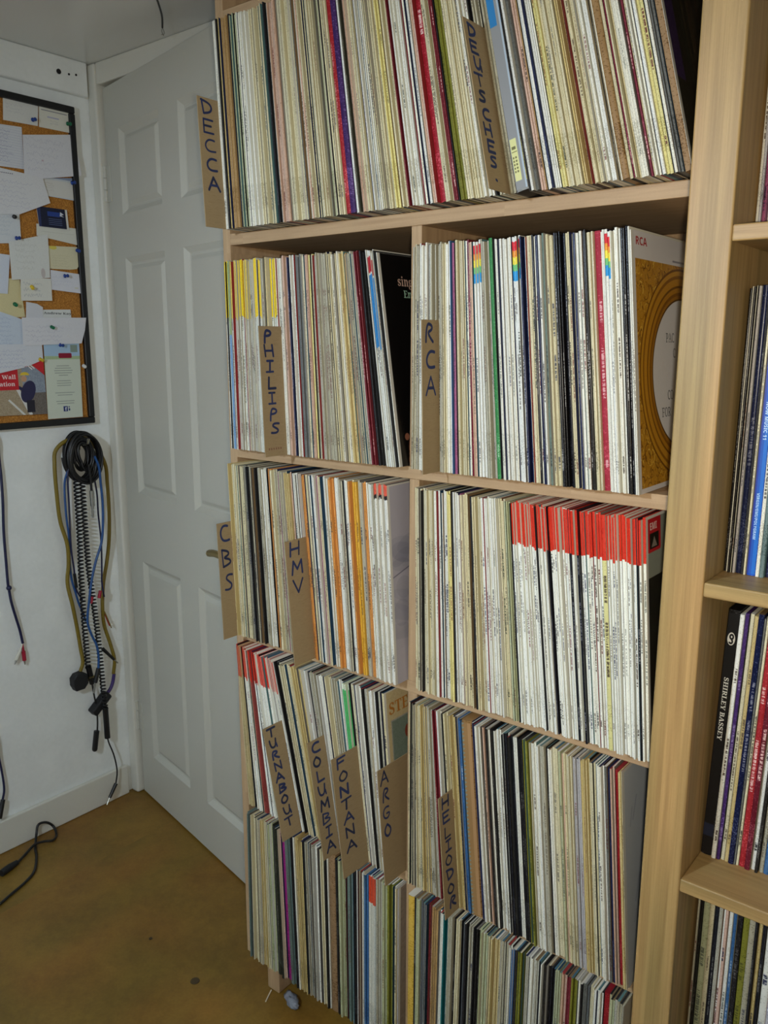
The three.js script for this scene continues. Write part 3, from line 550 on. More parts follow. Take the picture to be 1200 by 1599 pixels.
for (const { cd, x, y, z, a } of cardPlaces) {
  const [, , word, fill, label, hgt, out] = cd, inside = 0.055, dep = out + inside;
  const t = canvasTex(256, 512, (g, w, h) => {
    g.fillStyle = '#a08a66'; g.fillRect(0, 0, w, h);
    for (let i = 0; i < 1400; i++) { g.fillStyle = pick(['rgba(120,96,62,.16)', 'rgba(190,166,128,.16)', 'rgba(90,70,48,.10)']); g.fillRect(rr(0, w), rr(0, h), rr(3, 26), rr(1, 2)); }
    const strip = (out / dep) * w, n = word.length, step = (h * fill) / n, lh = step * 0.7, lw = Math.min(strip * 0.62, lh * 0.95 + 12);
    g.lineCap = g.lineJoin = 'round';
    [...word].forEach((ch, i) => {
      const ox = strip * 0.16 + rr(-2, 5) + (i / n) * strip * 0.12, oy = h * 0.025 + i * step + rr(-3, 3), sl = rr(-0.1, 0.1);
      for (const s of GLYPH[ch]) { g.strokeStyle = pick(['#212c58', '#263261', '#1d2648']); g.lineWidth = rr(7.5, 10.5); pen(g, s, (u, v) => [ox + (u + sl * (1 - v)) * lw, oy + v * lh], 'BCDGOPRSU'.includes(ch)); }
    });
    if (word === 'PHILIPS') { g.fillStyle = 'rgba(110,60,50,.6)'; for (let k = 0; k < 6; k++) g.fillRect(20 + k * 13, 478, 7, 8); }
  });
  const geo = new THREE.BoxGeometry(0.0013, hgt, dep), uv = geo.attributes.uv;
  for (let i = 4; i < uv.count; i++) uv.setXY(i, 0.8 + 0.15 * uv.getX(i), uv.getY(i));   // plain board on every face but the lettered one
  geo.translate(0, hgt / 2, out - dep / 2);
  const m = mesh('divider_card', geo, std({ map: t, roughness: 0.85 })); m.position.set(x, y + 0.0005, z); m.rotation.z = a;
  top(m, label, 'card', 'handwritten divider cards');
}
// ---------------------------------------------------------------- pin board
const CX = X0 + 0.012;                                        // face of the cork
{
  const b = group('pin_board'), y0 = 1.127, y1 = 1.93, z0 = -1.292, z1 = -0.45, f = 0.017;
  mesh('cork_sheet', slab(X0, CX, y0 + 0.004, y1 - 0.004, z0 + 0.004, z1 - 0.004, 0.001), M.cork, b);
  for (const q of [[y0, y0 + f, z0, z1], [y1 - f, y1, z0, z1]]) mesh('frame_rail', slab(X0, X0 + 0.022, ...q, 0.003, 'z'), M.black, b);
  for (const q of [[y0 + f, y1 - f, z0, z0 + f], [y0 + f, y1 - f, z1 - f, z1]]) mesh('frame_rail', slab(X0, X0 + 0.022, ...q, 0.003), M.black, b);
  top(b, 'black framed cork pin board covered with papers', 'pin board');
}
// sheets: corners [z, y] clockwise from the upper corner nearest the camera, layer, print, label
const ink = (g, x, y, w, n, gap, col, wob = 0.35) => { for (let i = 0; i < n; i++) { g.strokeStyle = col; g.lineWidth = 1.6; g.beginPath(); g.moveTo(x, y + i * gap); for (let k = 0; k <= w * rr(0.6, 1); k += 5) g.lineTo(x + k, y + i * gap + rr(-1, 1) * gap * wob); g.stroke(); } };
const sheetTex = (bg, fn, w = 256, h = 256) => canvasTex(w, h, (g) => { g.fillStyle = bg; g.fillRect(0, 0, w, h); nz(g, w, h, 0.025, 4); fn && fn(g, w, h); });
const PAPERS = [
  [[[-1.099, 1.853], [-1.148, 1.856], [-1.146, 1.759], [-1.085, 1.757], [-1.06, 1.76], [-1.06, 1.85]], 1, sheetTex('#d9dbe0', (g, w, h) => { for (let i = 0; i < 16; i++) { g.fillStyle = 'rgba(140,150,180,.4)'; g.fillRect(0, 12 + i * 15, w, 1.5); } ink(g, 20, 40, 200, 9, 22, 'rgba(110,110,150,.5)'); }), 'ruled white sheet with faint handwriting, highest by the pin board edge'],
  [[[-1.106, 1.914], [-1.196, 1.915], [-1.19, 1.866], [-1.101, 1.863]], 1, sheetTex('#e0e0da', (g) => { ink(g, 30, 60, 160, 3, 40, 'rgba(120,120,150,.25)'); }), 'blank white card with a blue pin under the top rail'],
  [[[-1.197, 1.914], [-1.282, 1.916], [-1.281, 1.866], [-1.193, 1.865]], 2, sheetTex('#e1dfd2', (g) => { g.fillStyle = '#8d8d92'; g.fillRect(26, 40, 200, 10); g.fillStyle = 'rgba(120,120,200,.45)'; g.fillRect(70, 110, 90, 14); ink(g, 90, 160, 90, 2, 26, 'rgba(110,120,140,.5)'); }), 'white business card with a green pin in the board corner'],
  [[[-1.147, 1.838], [-1.286, 1.863], [-1.3, 1.766], [-1.19, 1.743], [-1.142, 1.735]], 4, sheetTex('#dbdbdf', (g) => { ink(g, 20, 60, 190, 5, 34, 'rgba(130,130,160,.22)'); g.fillStyle = 'rgba(160,90,110,.3)'; g.fillRect(80, 150, 8, 8); }), 'large crumpled white sheet overlapping the board frame'],
  [[[-1.07, 1.753], [-1.19, 1.745], [-1.206, 1.687], [-1.121, 1.65], [-1.06, 1.644]], 5, sheetTex('#dcdcdd', (g, w) => { g.fillStyle = '#6a6a78'; for (let i = 0; i < 10; i++) g.fillRect(6 + i * 9, 22, 5, 5); ink(g, 10, 70, 220, 6, 26, 'rgba(120,120,160,.25)'); }), 'tilted white notepad sheet with a torn perforated edge'],
  [[[-1.191, 1.745], [-1.281, 1.758], [-1.277, 1.702], [-1.201, 1.704]], 1, sheetTex('#c9cfd2', (g) => { g.fillStyle = '#8d9bb4'; g.fillRect(0, 0, 256, 40); g.fillStyle = '#d8d6cf'; g.fillRect(10, 60, 236, 180); ink(g, 24, 100, 90, 4, 26, 'rgba(130,110,110,.4)'); }), 'pale printed card half under the crumpled sheet'],
  [[[-1.169, 1.676], [-1.252, 1.676], [-1.254, 1.626], [-1.172, 1.628]], 3, sheetTex('#d9d7ce', null), 'plain white card behind the navy business card'],
  [[[-1.169, 1.676], [-1.245, 1.676], [-1.247, 1.628], [-1.172, 1.628]], 4, sheetTex('#151a33', (g) => { g.fillStyle = '#24408a'; g.fillRect(90, 50, 110, 60); g.fillStyle = '#2b3560'; g.fillRect(0, 0, 30, 256); g.fillStyle = '#cfd3dc'; g.beginPath(); g.moveTo(205, 40); g.lineTo(238, 70); g.lineTo(214, 84); g.lineTo(240, 104); g.lineTo(200, 96); g.fill(); g.fillStyle = '#5d6c96'; for (let i = 0; i < 4; i++) g.fillRect(96, 140 + i * 24, 120, 6); }), 'dark navy business card with a white emblem'],
  [[[-1.166, 1.634], [-1.282, 1.633], [-1.281, 1.591], [-1.164, 1.605]], 2, sheetTex('#d8d8cc', (g) => { g.fillStyle = 'rgba(130,130,120,.5)'; for (let i = 0; i < 22; i++) g.fillRect(30 + i * 9, 100, 5, 5); }), 'white card below the navy business card'],
  [[[-1.06, 1.652], [-1.123, 1.651], [-1.122, 1.583], [-1.055, 1.576]], 3, sheetTex('#d5d9db', (g) => { ink(g, 20, 40, 200, 5, 34, 'rgba(90,120,150,.3)'); }), 'white note held by a black and a blue pin'],
  [[[-1.089, 1.583], [-1.193, 1.611], [-1.19, 1.504], [-1.088, 1.493]], 4, sheetTex('#d9dad4', (g) => { ink(g, 40, 40, 170, 6, 30, 'rgba(140,140,130,.3)'); g.fillStyle = 'rgba(120,80,80,.25)'; g.beginPath(); g.ellipse(205, 210, 14, 26, 0, 0, 7); g.fill(); }), 'tall white note with a small brown smudge'],
  [[[-1.193, 1.583], [-1.281, 1.587], [-1.277, 1.54], [-1.27, 1.531], [-1.25, 1.528], [-1.194, 1.527]], 2, sheetTex('#d6cfae', (g) => { g.fillStyle = '#d8c85a'; g.beginPath(); g.ellipse(40, 30, 30, 22, 0, 0, 7); g.fill(); ink(g, 30, 110, 200, 5, 28, 'rgba(150,140,100,.35)'); }), 'cream card with a rounded corner and yellow spot'],
  [[[-1.194, 1.524], [-1.282, 1.518], [-1.278, 1.469], [-1.191, 1.475]], 3, sheetTex('#dadbe2', (g) => { ink(g, 20, 80, 190, 3, 44, 'rgba(140,140,170,.3)'); g.fillStyle = 'rgba(200,200,120,.7)'; g.fillRect(190, 190, 30, 8); }), 'white card held by a bright blue pin beside the frame'],
  [[[-1.06, 1.495], [-1.111, 1.498], [-1.118, 1.405], [-1.05, 1.4]], 1, sheetTex('#d9cd9c', null), 'pale yellow sticky note with a green pin'],
  [[[-1.111, 1.5], [-1.192, 1.502], [-1.19, 1.447], [-1.107, 1.444]], 5, sheetTex('#dbdad0', (g) => { ink(g, 30, 70, 190, 3, 60, 'rgba(100,110,130,.6)'); }), 'square white note with a yellow pin'],
  [[[-1.121, 1.442], [-1.15, 1.438], [-1.165, 1.43], [-1.163, 1.398], [-1.117, 1.398]], 4, sheetTex('#d2d3d8', null), 'folded white slip above the torn strip'],
  [[[-1.164, 1.424], [-1.244, 1.427], [-1.244, 1.4], [-1.163, 1.398]], 2, sheetTex('#d9dbd8', (g, w, h) => { g.fillStyle = '#15161a'; g.font = 'bold 40px serif'; g.save(); g.scale(1, 1.7); g.fillText('Andrew Kay', 12, 70); g.restore(); }), 'white card with bold black printed words'],
  [[[-1.04, 1.42], [-1.107, 1.399], [-1.106, 1.33], [-1.03, 1.318]], 3, sheetTex('#c8d2de', (g) => { ink(g, 20, 50, 210, 7, 26, 'rgba(100,120,170,.35)'); }), 'pale blue written sheet at the board side'],
  [[[-1.105, 1.403], [-1.284, 1.407], [-1.278, 1.375], [-1.265, 1.34], [-1.102, 1.334]], 6, sheetTex('#dadade', (g) => { ink(g, 16, 90, 226, 4, 40, 'rgba(130,130,160,.3)'); }), 'torn white paper strip with a green pin'],
  [[[-1.03, 1.337], [-1.154, 1.338], [-1.154, 1.299], [-1.107, 1.281], [-1.03, 1.266]], 5, sheetTex('#d5d8de', (g, w, h) => { ink(g, 10, 60, 220, 5, 34, 'rgba(110,120,170,.4)'); g.strokeStyle = '#a33'; g.lineWidth = 3; for (let i = 0; i < 4; i++) { g.beginPath(); g.arc(160 + i * 24, 206, 10, 0, 7); g.stroke(); } }), 'white written sheet above the red leaflet'],
  [[[-1.03, 1.555], [-1.09, 1.552], [-1.076, 1.459], [-1.03, 1.46]], 3, sheetTex('#d3d9e4', null), 'narrow pale blue paper tilted at the board side'],
  [[[-0.99, 1.3], [-1.155, 1.318], [-1.155, 1.16], [-0.985, 1.163]], 3, canvasTex(512, 512, (g, w, h) => {
    g.fillStyle = '#a7967a'; g.fillRect(0, 0, w, h); g.fillStyle = '#8d97a4'; g.fillRect(330, 120, 182, 230); g.fillStyle = '#6e665e'; g.fillRect(360, 330, 152, 182); nz(g, w, h, 0.1, 6);
    g.strokeStyle = '#d8d8d2'; g.lineWidth = 26; g.beginPath(); g.moveTo(240, 190); g.lineTo(380, 512); g.stroke(); g.lineWidth = 16; g.beginPath(); g.moveTo(210, 380); g.lineTo(330, 512); g.stroke();
    g.fillStyle = '#2c2a4c'; g.beginPath(); g.ellipse(370, 320, 56, 92, 0.35, 0, 7); g.fill(); g.fillStyle = '#24222e'; g.fillRect(350, 390, 64, 100); g.fillStyle = '#c79a78'; g.beginPath(); g.ellipse(344, 214, 22, 26, 0, 0, 7); g.fill(); g.fillStyle = '#e2c33a'; g.beginPath(); g.ellipse(352, 186, 36, 26, 0, Math.PI, 0); g.fill();
    g.fillStyle = '#2c2a4c'; g.save(); g.translate(310, 290); g.rotate(0.5); g.fillRect(-30, -12, 90, 26); g.restore();
    g.fillStyle = '#c4242c'; g.fillRect(0, 130, 298, 172); g.fillStyle = '#f0e4e0'; g.font = 'bold 46px serif'; g.fillText('Wall', 172, 214); g.fillText('ation', 150, 270);
    g.fillStyle = '#c4242c'; g.beginPath(); g.moveTo(300, 0); g.lineTo(512, 0); g.lineTo(512, 190); g.fill(); g.fillStyle = '#e0b030'; g.beginPath(); g.ellipse(448, 40, 34, 18, 0, 0, 7); g.fill(); g.fillStyle = '#f0e4e0'; g.save(); g.translate(372, 70); g.rotate(0.75); g.fillRect(0, 0, 90, 8); g.fillRect(10, 18, 70, 8); g.restore();
  }), 'red and tan leaflet picturing a worker in a yellow helmet'],
  [[[-1.159, 1.337], [-1.26, 1.34], [-1.256, 1.146], [-1.156, 1.146]], 4, canvasTex(256, 512, (g, w, h) => {
    g.fillStyle = '#cfd6c6'; g.fillRect(0, 0, w, h); g.fillStyle = '#a8c4dc'; g.fillRect(0, 0, w, 90); g.fillStyle = '#86968a'; g.fillRect(190, 10, 50, 50); g.fillStyle = '#a9bd92'; g.fillRect(0, 86, w, 22); g.fillStyle = '#8c1530'; g.beginPath(); g.roundRect(104, 66, 92, 34, 8); g.fill();
    g.fillStyle = 'rgba(80,88,90,.75)'; for (const [y, n] of [[150, 5], [252, 3], [334, 2], [392, 2]]) for (let i = 0; i < n; i++) { const l = rr(50, 130); for (let k = 0; k < l; k += 8) g.fillRect(128 - l / 2 + k, y + i * 16, 5, 5); }
    g.fillStyle = '#27366e'; g.fillRect(112, 430, 30, 36); g.fillStyle = '#e8ebf0'; g.font = 'bold 34px sans-serif'; g.fillText('f', 122, 462); g.fillStyle = '#27366e'; g.fillRect(148, 432, 8, 8); g.fillRect(148, 446, 10, 16);
  }), 'tall pale green information card with a dark blue square logo'],
];
PAPERS.forEach(([pts, layer, map, label], i) => {
  const zs = pts.map((p) => p[0]), ys = pts.map((p) => p[1]), za = Math.max(...zs), zb = Math.min(...zs), ya = Math.min(...ys), yb = Math.max(...ys);
  const sh = new THREE.Shape(pts.map(([z, y]) => new THREE.Vector2(za - z, y - ya))), geo0 = new THREE.ExtrudeGeometry(sh, { depth: 0.0003, bevelEnabled: false, steps: 1 });
  const p = geo0.attributes.position, uv = new Float32Array(p.count * 2), w = za - zb, h = yb - ya, ph = i * 1.7;
  for (let k = 0; k < p.count; k++) {
    const u = p.getX(k), v = p.getY(k), q = p.getZ(k), U = u / w, Vv = v / h; uv[k * 2] = U; uv[k * 2 + 1] = Vv;
    const lift = 0.0006 * layer + 0.0022 * Math.pow(Math.abs(Math.sin(ph)) * (1 - Vv), 2) + 0.0012 * (0.5 + 0.5 * Math.sin(U * 3 + ph)) + q;
    p.setXYZ(k, CX + 0.0004 + lift + 0.0008 * layer, ya + v, za - u);
  }
  geo0.setAttribute('uv', new THREE.BufferAttribute(uv, 2)); geo0.computeVertexNormals();
  top(mesh('pinned_paper', geo0, std({ map, roughness: 0.8, side: THREE.DoubleSide })), label, 'paper', 'papers on the pin board');
});
const PINS = { blue: [0x1d3f8c, [[-1.175, 1.877], [-1.27, 1.744], [-1.108, 1.593], [-1.272, 1.578], [-1.231, 1.511], [-1.204, 1.336]]], green: [0x0f6a45, [[-1.269, 1.886], [-1.09, 1.435], [-1.183, 1.381]]], black: [0x111114, [[-1.107, 1.643]]], yellow: [0xd8b92c, [[-1.138, 1.479], [-1.145, 1.3]]], white: [0xd8d8d4, [[-1.268, 1.281]]] };
const PINLABEL = {
  blue: ['blue push pin in the blank card under the top rail', 'blue push pin by the frame above the navy business card', 'blue push pin in the note below the black pin', 'blue push pin in the cream card with rounded corner', 'bright blue push pin in the white card beside the frame', 'blue push pin above the pale green information card'],
  green: ['green push pin in the business card in the board corner', 'green push pin in the pale yellow sticky note', 'green push pin in the torn white strip'], black: ['black push pin in the white note'],
  yellow: ['yellow push pin in the square white note', 'yellow push pin on the red corner of the leaflet'], white: ['white push pin in bare cork near the frame'],
};
for (const [cname, [hex, spots]] of Object.entries(PINS)) {
  const mt = std({ color: hex, roughness: 0.3 });
  spots.forEach(([z, y], pi) => {
    const g = group('push_pin'); g.position.set(CX + 0.0088, y, z); g.rotation.set(0, rr(-0.3, 0.3), rr(-0.4, 0.1));
    const prof = [[0, 0], [0.005, 0], [0.005, 0.0014], [0.0028, 0.0028], [0.0026, 0.0075], [0.0044, 0.0095], [0.0044, 0.011], [0, 0.0112]].map((q) => new THREE.Vector2(...q));
    const hg = new THREE.LatheGeometry(prof, 14); hg.rotateZ(-Math.PI / 2); mesh('head', hg, mt, g);
    const ng = new THREE.CylinderGeometry(0.0005, 0.0002, 0.009, 6); ng.rotateZ(-Math.PI / 2); ng.translate(-0.0045, 0, 0); mesh('needle', ng, M.steel, g);
    top(g, PINLABEL[cname][pi], 'pin', `${cname} push pins`);
  });
}

// ---------------------------------------------------------------- leads hanging on the wall
const onWall = (pts, lift = 0.012, amp = 0.004) => pts.map(([z, y], i) => V3(X0 + lift + amp * Math.sin(i * 2.1), y, z));
const MC = { gold: std({ color: 0x7d6a1e, roughness: 0.5 }), navy: std({ color: 0x1b1d44, roughness: 0.4 }), blue: std({ color: 0x24518c, roughness: 0.4 }), purple: std({ color: 0x3d2a6e, roughness: 0.45 }), red: std({ color: 0xa51a34, roughness: 0.4 }), white: std({ color: 0xd4d2c4, roughness: 0.5 }) };
function helix(pts, lift, R, turns, r) {
  const c = new THREE.CatmullRomCurve3(onWall(pts, lift, 0)), n = turns * 10, out = [];
  for (let i = 0; i <= n; i++) { const t = i / n, p = c.getPointAt(t), a = t * turns * Math.PI * 2; out.push(V3(p.x + Math.sin(a) * R, p.y, p.z + Math.cos(a) * R)); }
  return new THREE.TubeGeometry(new THREE.CatmullRomCurve3(out), n, r, 5, false);
}
{
  const h = group('wall_hook');
  mesh('hook', tube([V3(X0, 1.075, -1.242), V3(X0 + 0.03, 1.075, -1.242), V3(X0 + 0.055, 1.078, -1.242), V3(X0 + 0.062, 1.092, -1.242)], 0.004), M.steel, h);
  mesh('plate', slab(X0, X0 + 0.004, 1.055, 1.095, -1.252, -1.232, 0.0015), M.steel, h);
  top(h, 'steel wall hook inside the coil of black lead', 'hook');
  const c = group('coiled_black_lead'), loops = [];
  const n = 16 * 40; for (let i = 0; i <= n; i++) {
    const t = i / n, a = t * 16 * Math.PI * 2, k = Math.sin(i * 0.157 + 1), R = 0.01 + 0.038 * Math.abs(Math.sin(t * 17));
    loops.push(V3(X0 + 0.024 + 0.018 * Math.sin(t * 23), 1.037 + Math.sin(a) * (R * 1.15 + 0.012) + 0.004 * k, -1.24 + Math.cos(a) * R));
  }
  mesh('cable', new THREE.TubeGeometry(new THREE.CatmullRomCurve3(loops), 1100, 0.0036, 6, false), M.black, c);
  mesh('outer_loop', tube(Array.from({ length: 25 }, (_, i) => { const a = i / 24 * Math.PI * 2; return V3(X0 + 0.045, 1.034 + Math.sin(a) * 0.066, -1.243 + Math.cos(a) * 0.047); }), 0.0034, 80), M.black, c);
  const ip = onWall([[-1.244, 1.02], [-1.247, 0.979], [-1.248, 0.945]], 0.05, 0);
  mesh('lead_end', tube(ip, 0.0034), M.black, c);
  const jk = mesh('jack_plug', merged([rod(V3(X0 + 0.05, 0.948, -1.248), V3(X0 + 0.05, 0.905, -1.248), 0.0058, 0.0058), rod(V3(X0 + 0.05, 0.905, -1.248), V3(X0 + 0.05, 0.873, -1.247), 0.0032, 0.003)]), M.steel, c); jk.userData.label = 'silver jack plug';
  top(c, 'black audio lead wound in a thick coil with a silver jack plug', 'cable');
}
function lead(name, label, build) { const g = group(name); build(g); return top(g, label, 'cable'); }
lead('extension_lead', 'mustard yellow mains lead looped over the hook with black plug', (g) => {
  const L = [[-1.195, 0.436], [-1.203, 0.458], [-1.202, 0.506], [-1.196, 0.555], [-1.185, 0.632], [-1.178, 0.698], [-1.184, 0.751], [-1.183, 0.805], [-1.171, 0.869], [-1.165, 0.949], [-1.164, 1.026], [-1.172, 1.06], [-1.198, 1.083], [-1.24, 1.09], [-1.265, 1.086], [-1.292, 1.057], [-1.315, 1.01], [-1.321, 0.955], [-1.319, 0.872], [-1.311, 0.79], [-1.302, 0.726], [-1.286, 0.673], [-1.277, 0.609], [-1.281, 0.551], [-1.295, 0.488], [-1.304, 0.437], [-1.301, 0.394]];
  mesh('flex', tube(onWall(L, 0.016, 0.003), 0.0052, 160, 10), MC.gold, g);
  mesh('tail', tube(onWall([[-1.301, 0.394], [-1.295, 0.37], [-1.286, 0.353], [-1.27, 0.339]], 0.016, 0), 0.005), MC.purple, g).userData.label = 'purple taped flex';
  const pl = new THREE.Shape([[-0.026, -0.012], [-0.018, -0.028], [0.012, -0.028], [0.026, -0.014], [0.026, 0.016], [0.01, 0.026], [-0.014, 0.024], [-0.026, 0.012]].map((p) => new THREE.Vector2(...p)));
  const pg = new THREE.ExtrudeGeometry(pl, { depth: 0.024, bevelEnabled: true, bevelSize: 0.004, bevelThickness: 0.004, bevelSegments: 3 }); pg.scale(0.74, 0.8, 0.8); pg.rotateY(Math.PI / 2); pg.translate(X0 + 0.01, 0.412, -1.187);
  const plug = mesh('mains_plug', pg, M.blackMatt, g);
  mesh('pin', merged([slab(X0 + 0.018, X0 + 0.022, 0.4, 0.407, -1.236, -1.212, 0.001), slab(X0 + 0.028, X0 + 0.034, 0.412, 0.416, -1.234, -1.212, 0.001)]), M.brass, plug);
  const a = V3(X0 + 0.016, 0.343, -1.276), b = V3(X0 + 0.02, 0.3, -1.22), cg = new RoundedBoxGeometry(0.026, a.distanceTo(b), 0.026, 2, 0.005);
  cg.applyQuaternion(new THREE.Quaternion().setFromUnitVectors(V3(0, 1, 0), b.clone().sub(a).normalize())); cg.translate((a.x + b.x) / 2, (a.y + b.y) / 2, (a.z + b.z) / 2);
  mesh('socket_connector', cg, M.blackMatt, g);
});
lead('curly_lead', 'black curly lead ending in a short straight jack above the skirting', (g) => {
  mesh('coil', helix([[-1.218, 0.99], [-1.217, 0.833], [-1.213, 0.707], [-1.212, 0.595], [-1.213, 0.501], [-1.214, 0.443]], 0.026, 0.0062, 52, 0.0026), M.black, g);
  mesh('sleeve', rod(V3(X0 + 0.026, 0.445, -1.215), V3(X0 + 0.022, 0.391, -1.226), 0.0078), M.black, g);
  mesh('wire', tube(onWall([[-1.226, 0.391], [-1.229, 0.353], [-1.236, 0.311], [-1.235, 0.272], [-1.231, 0.241]], 0.02, 0.002), 0.0024), M.black, g);
  mesh('jack', merged([rod(V3(X0 + 0.02, 0.243, -1.23), V3(X0 + 0.02, 0.19, -1.22), 0.0078), new THREE.SphereGeometry(0.0078, 10, 8).translate(X0 + 0.02, 0.19, -1.22)]), M.black, g);
});
lead('curly_lead', 'long black curly lead whose jack reaches the floor by the door casing', (g) => {
  mesh('coil', helix([[-1.231, 0.985], [-1.231, 0.83], [-1.233, 0.72], [-1.239, 0.644], [-1.245, 0.557], [-1.249, 0.45], [-1.253, 0.331], [-1.255, 0.3]], 0.034, 0.0062, 66, 0.0026), M.black, g);
  mesh('sleeve', rod(V3(X0 + 0.034, 0.31, -1.254), V3(X0 + 0.03, 0.214, -1.257), 0.0082), M.black, g);
  mesh('wire', tube(onWall([[-1.257, 0.214], [-1.26, 0.198], [-1.274, 0.152], [-1.281, 0.097], [-1.274, 0.059]], 0.03, 0), 0.0022), M.black, g);
  mesh('jack', rod(V3(X0 + 0.03, 0.061, -1.275), V3(X0 + 0.034, 0.028, -1.248), 0.0055, 0.0048), M.black, g);
  mesh('tip', rod(V3(X0 + 0.034, 0.028, -1.248), V3(X0 + 0.037, 0.012, -1.236), 0.002), M.steel, g);
});
lead('patch_lead', 'blue patch lead hanging under the coil with red plug tip', (g) => {
  mesh('cable', tube(onWall([[-1.21, 1.03], [-1.203, 1.005], [-1.195, 0.976], [-1.19, 0.892], [-1.192, 0.821], [-1.192, 0.749], [-1.192, 0.704], [-1.199, 0.665], [-1.211, 0.625], [-1.219, 0.6], [-1.223, 0.575]], 0.012, 0.003), 0.003), MC.blue, g);
  mesh('plug_tip', rod(V3(X0 + 0.046, 0.652, -1.23), V3(X0 + 0.046, 0.634, -1.224), 0.0046), MC.red, g);
});
lead('patch_lead', 'blue lead crossing the curly leads with a black jack', (g) => {
  mesh('cable', tube(onWall([[-1.265, 1.04], [-1.275, 1.012], [-1.279, 0.966], [-1.280, 0.894], [-1.269, 0.803], [-1.249, 0.752], [-1.231, 0.7], [-1.219, 0.647], [-1.210, 0.583], [-1.219, 0.543], [-1.231, 0.511], [-1.236, 0.471], [-1.232, 0.439]], 0.048, 0.001), 0.0034), MC.blue, g);
  mesh('jack', rod(V3(X0 + 0.048, 0.441, -1.233), V3(X0 + 0.048, 0.402, -1.219), 0.0062), M.black, g);
  mesh('tip', rod(V3(X0 + 0.048, 0.402, -1.219), V3(X0 + 0.048, 0.373, -1.213), 0.0028), M.steel, g);
});
lead('thin_lead', 'thin navy lead beside the mustard flex', (g) => { mesh('cable', tube(onWall([[-1.205, 1.02], [-1.198, 0.996], [-1.197, 0.909], [-1.193, 0.785], [-1.196, 0.73], [-1.2, 0.674], [-1.215, 0.641]], 0.02, 0.002), 0.0024), MC.navy, g); mesh('sleeve', rod(V3(X0 + 0.02, 0.72, -1.197), V3(X0 + 0.02, 0.68, -1.2), 0.0042), M.black, g); });
lead('thin_lead', 'thin navy lead with a red tip right below the silver jack plug', (g) => { mesh('cable', tube(onWall([[-1.268, 1.0], [-1.275, 0.934], [-1.277, 0.879], [-1.279, 0.796], [-1.274, 0.713], [-1.274, 0.676], [-1.277, 0.637]], 0.03, 0.002), 0.0024), MC.navy, g); mesh('plug_tip', rod(V3(X0 + 0.044, 0.662, -1.258), V3(X0 + 0.044, 0.642, -1.252), 0.0046), MC.red, g); });
lead('stub_lead', 'short black jack sticking out behind the mustard flex', (g) => { mesh('jack', rod(V3(X0 + 0.022, 0.483, -1.266), V3(X0 + 0.022, 0.44, -1.3), 0.0052, 0.004), M.black, g); mesh('tip', rod(V3(X0 + 0.022, 0.44, -1.3), V3(X0 + 0.022, 0.426, -1.312), 0.002), M.steel, g); });
lead('frayed_lead', 'short frayed lead end with red and orange wires', (g) => { mesh('wire', tube([V3(X0 + 0.014, 0.6, -1.279), V3(X0 + 0.016, 0.57, -1.288), V3(X0 + 0.018, 0.543, -1.296)], 0.0022), MC.red, g); mesh('wire', tube([V3(X0 + 0.018, 0.59, -1.282), V3(X0 + 0.02, 0.56, -1.292), V3(X0 + 0.02, 0.536, -1.3)], 0.0016), MC.gold, g); });
lead('phono_lead', 'dark purple twin lead with red and white phono plugs', (g) => {
  mesh('cable', tube(onWall([[-1.0, 1.15], [-1.02, 1.1], [-1.022, 1.063], [-1.022, 1.017], [-1.02, 0.952], [-1.017, 0.87], [-1.015, 0.786], [-1.014, 0.726], [-1.017, 0.714], [-1.019, 0.682], [-1.027, 0.636], [-1.036, 0.599], [-1.04, 0.562]], 0.01, 0.002), 0.0036), MC.navy, g);
  mesh('knot', new THREE.SphereGeometry(0.007, 10, 8).translate(X0 + 0.012, 0.72, -1.0155), MC.navy, g);
  const plug = (n, mt, b) => { const A = V3(X0 + 0.01, 0.56, -1.039), B = V3(X0 + 0.012, ...b), mid = A.clone().lerp(B, 0.35), end = A.clone().lerp(B, 0.8); mesh(n, merged([rod(A, mid, 0.0022, 0.0034), rod(mid, end, 0.0052)]), mt, g); mesh('contact', rod(end, B, 0.0032, 0.0016), M.steel, g); };
  plug('white_plug', MC.white, [0.512, -1.012]); plug('red_plug', MC.red, [0.503, -1.04]);
});
lead('wall_lead', 'black lead with a moulded end hanging low on the wall', (g) => { mesh('cable', tube(onWall([[-0.93, 0.4], [-0.945, 0.335], [-0.949, 0.266], [-0.952, 0.231], [-0.953, 0.176], [-0.947, 0.15]], 0.012, 0.001), 0.003), MC.navy, g); mesh('plug', rod(V3(X0 + 0.013, 0.152, -0.9475), V3(X0 + 0.02, 0.108, -0.93), 0.006, 0.007), M.black, g); });
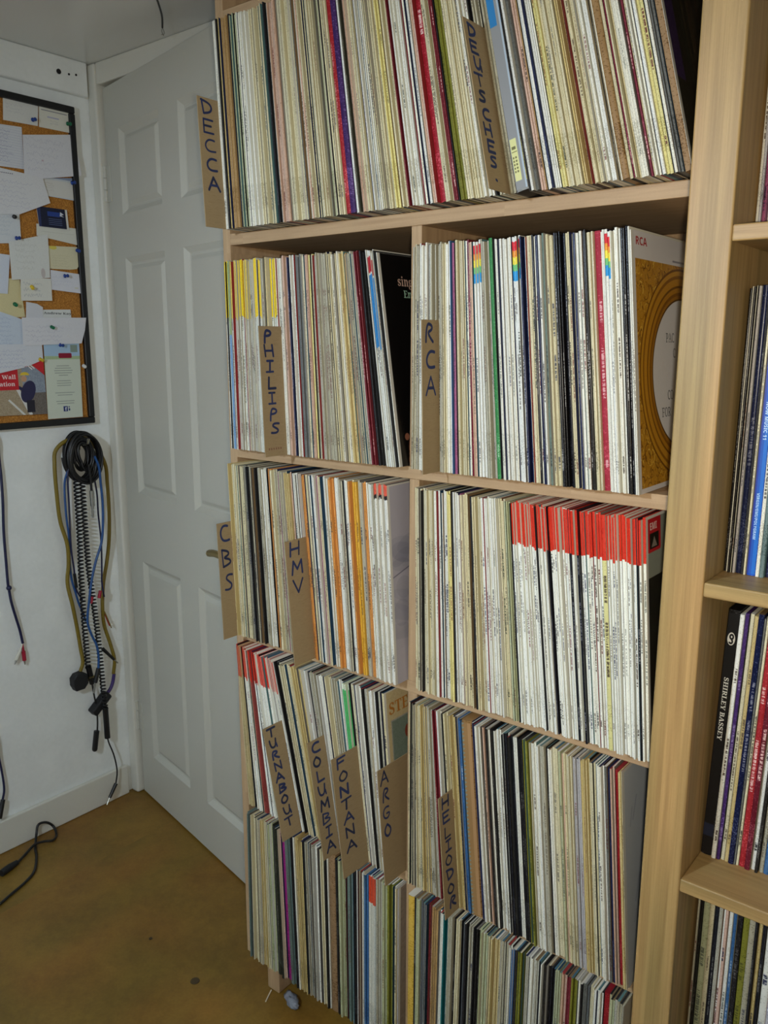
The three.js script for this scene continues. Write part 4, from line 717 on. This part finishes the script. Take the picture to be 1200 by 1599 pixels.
lead('floor_lead', 'black lead looped on the floor against the skirting', (g) => {
  const P = [[-1.8, -0.72], [-1.846, -0.823], [-1.862, -0.863], [-1.878, -0.905], [-1.9, -0.94], [-1.952, -0.976], [-2.0, -1.0]].map(([x, z]) => V3(x, 0.005, z));
  P.push(V3(-2.028, 0.022, -1.02), V3(-2.036, 0.042, -1.032), V3(-2.034, 0.04, -1.052), V3(-2.03, 0.02, -1.071), V3(-2.008, 0.006, -1.066), V3(-1.992, 0.005, -1.046), V3(-2.0, 0.009, -1.025), V3(-2.003, 0.011, -1.001), V3(-1.988, 0.006, -0.965), V3(-1.968, 0.006, -0.93));
  mesh('cable', tube(P, 0.0034, 140), M.black, g);
  mesh('connector', merged([rod(V3(-1.969, 0.008, -0.932), V3(-1.962, 0.009, -0.908), 0.0065, 0.009), rod(V3(-1.962, 0.009, -0.908), V3(-1.954, 0.009, -0.882), 0.009)]), M.blackMatt, g);
});

// ---------------------------------------------------------------- litter on the floor
top(mesh('match_stick', slab(-0.0012, 0.0012, 0, 0.0022, -0.0165, 0.0165, 0.0004), std({ color: 0xd9cfb8, roughness: 0.7 })), 'pale match stick on the floor under the shelves', 'stick').position.set(-1.128, 0.0002, -1.031);
scene.children[scene.children.length - 1].rotation.y = 0.44;
{
  const geo = new THREE.SphereGeometry(0.02, 18, 12), p = geo.attributes.position;
  for (let i = 0; i < p.count; i++) { const v = V3(p.getX(i), p.getY(i), p.getZ(i)), k = 0.55 + 0.75 * vnoise(v.x * 190 + 40, v.y * 190 + v.z * 150 + 70); v.multiplyScalar(k); p.setXYZ(i, v.x * 1.15, Math.max(0, v.y * 0.5 + 0.006), v.z * 0.6); }
  geo.computeVertexNormals(); const m = mesh('crumpled_wrapper', geo, std({ color: 0x7d8088, roughness: 0.5 })); m.position.set(-1.078, 0.0002, -1.05); m.rotation.y = -0.4;
  top(m, 'small crumpled grey wrapper on the floor under the shelves', 'wrapper');
}
for (const [x, z, r, c] of [[-1.282, -0.962, 0.0095, 0x4a3a20], [-1.465, -0.982, 0.004, 0x3a2c18]]) {
  const g = new THREE.CylinderGeometry(r, r * 1.05, 0.0012, 18); g.translate(0, 0.0006, 0); const m = mesh('floor_mark', g, std({ color: c, roughness: 0.7 })); m.position.set(x, 0.0001, z);
  top(m, r > 0.005 ? 'dark round gum spot trodden onto the floor' : 'tiny dark crumb on the floor', 'spot');
}
renderer.render(scene, camera);
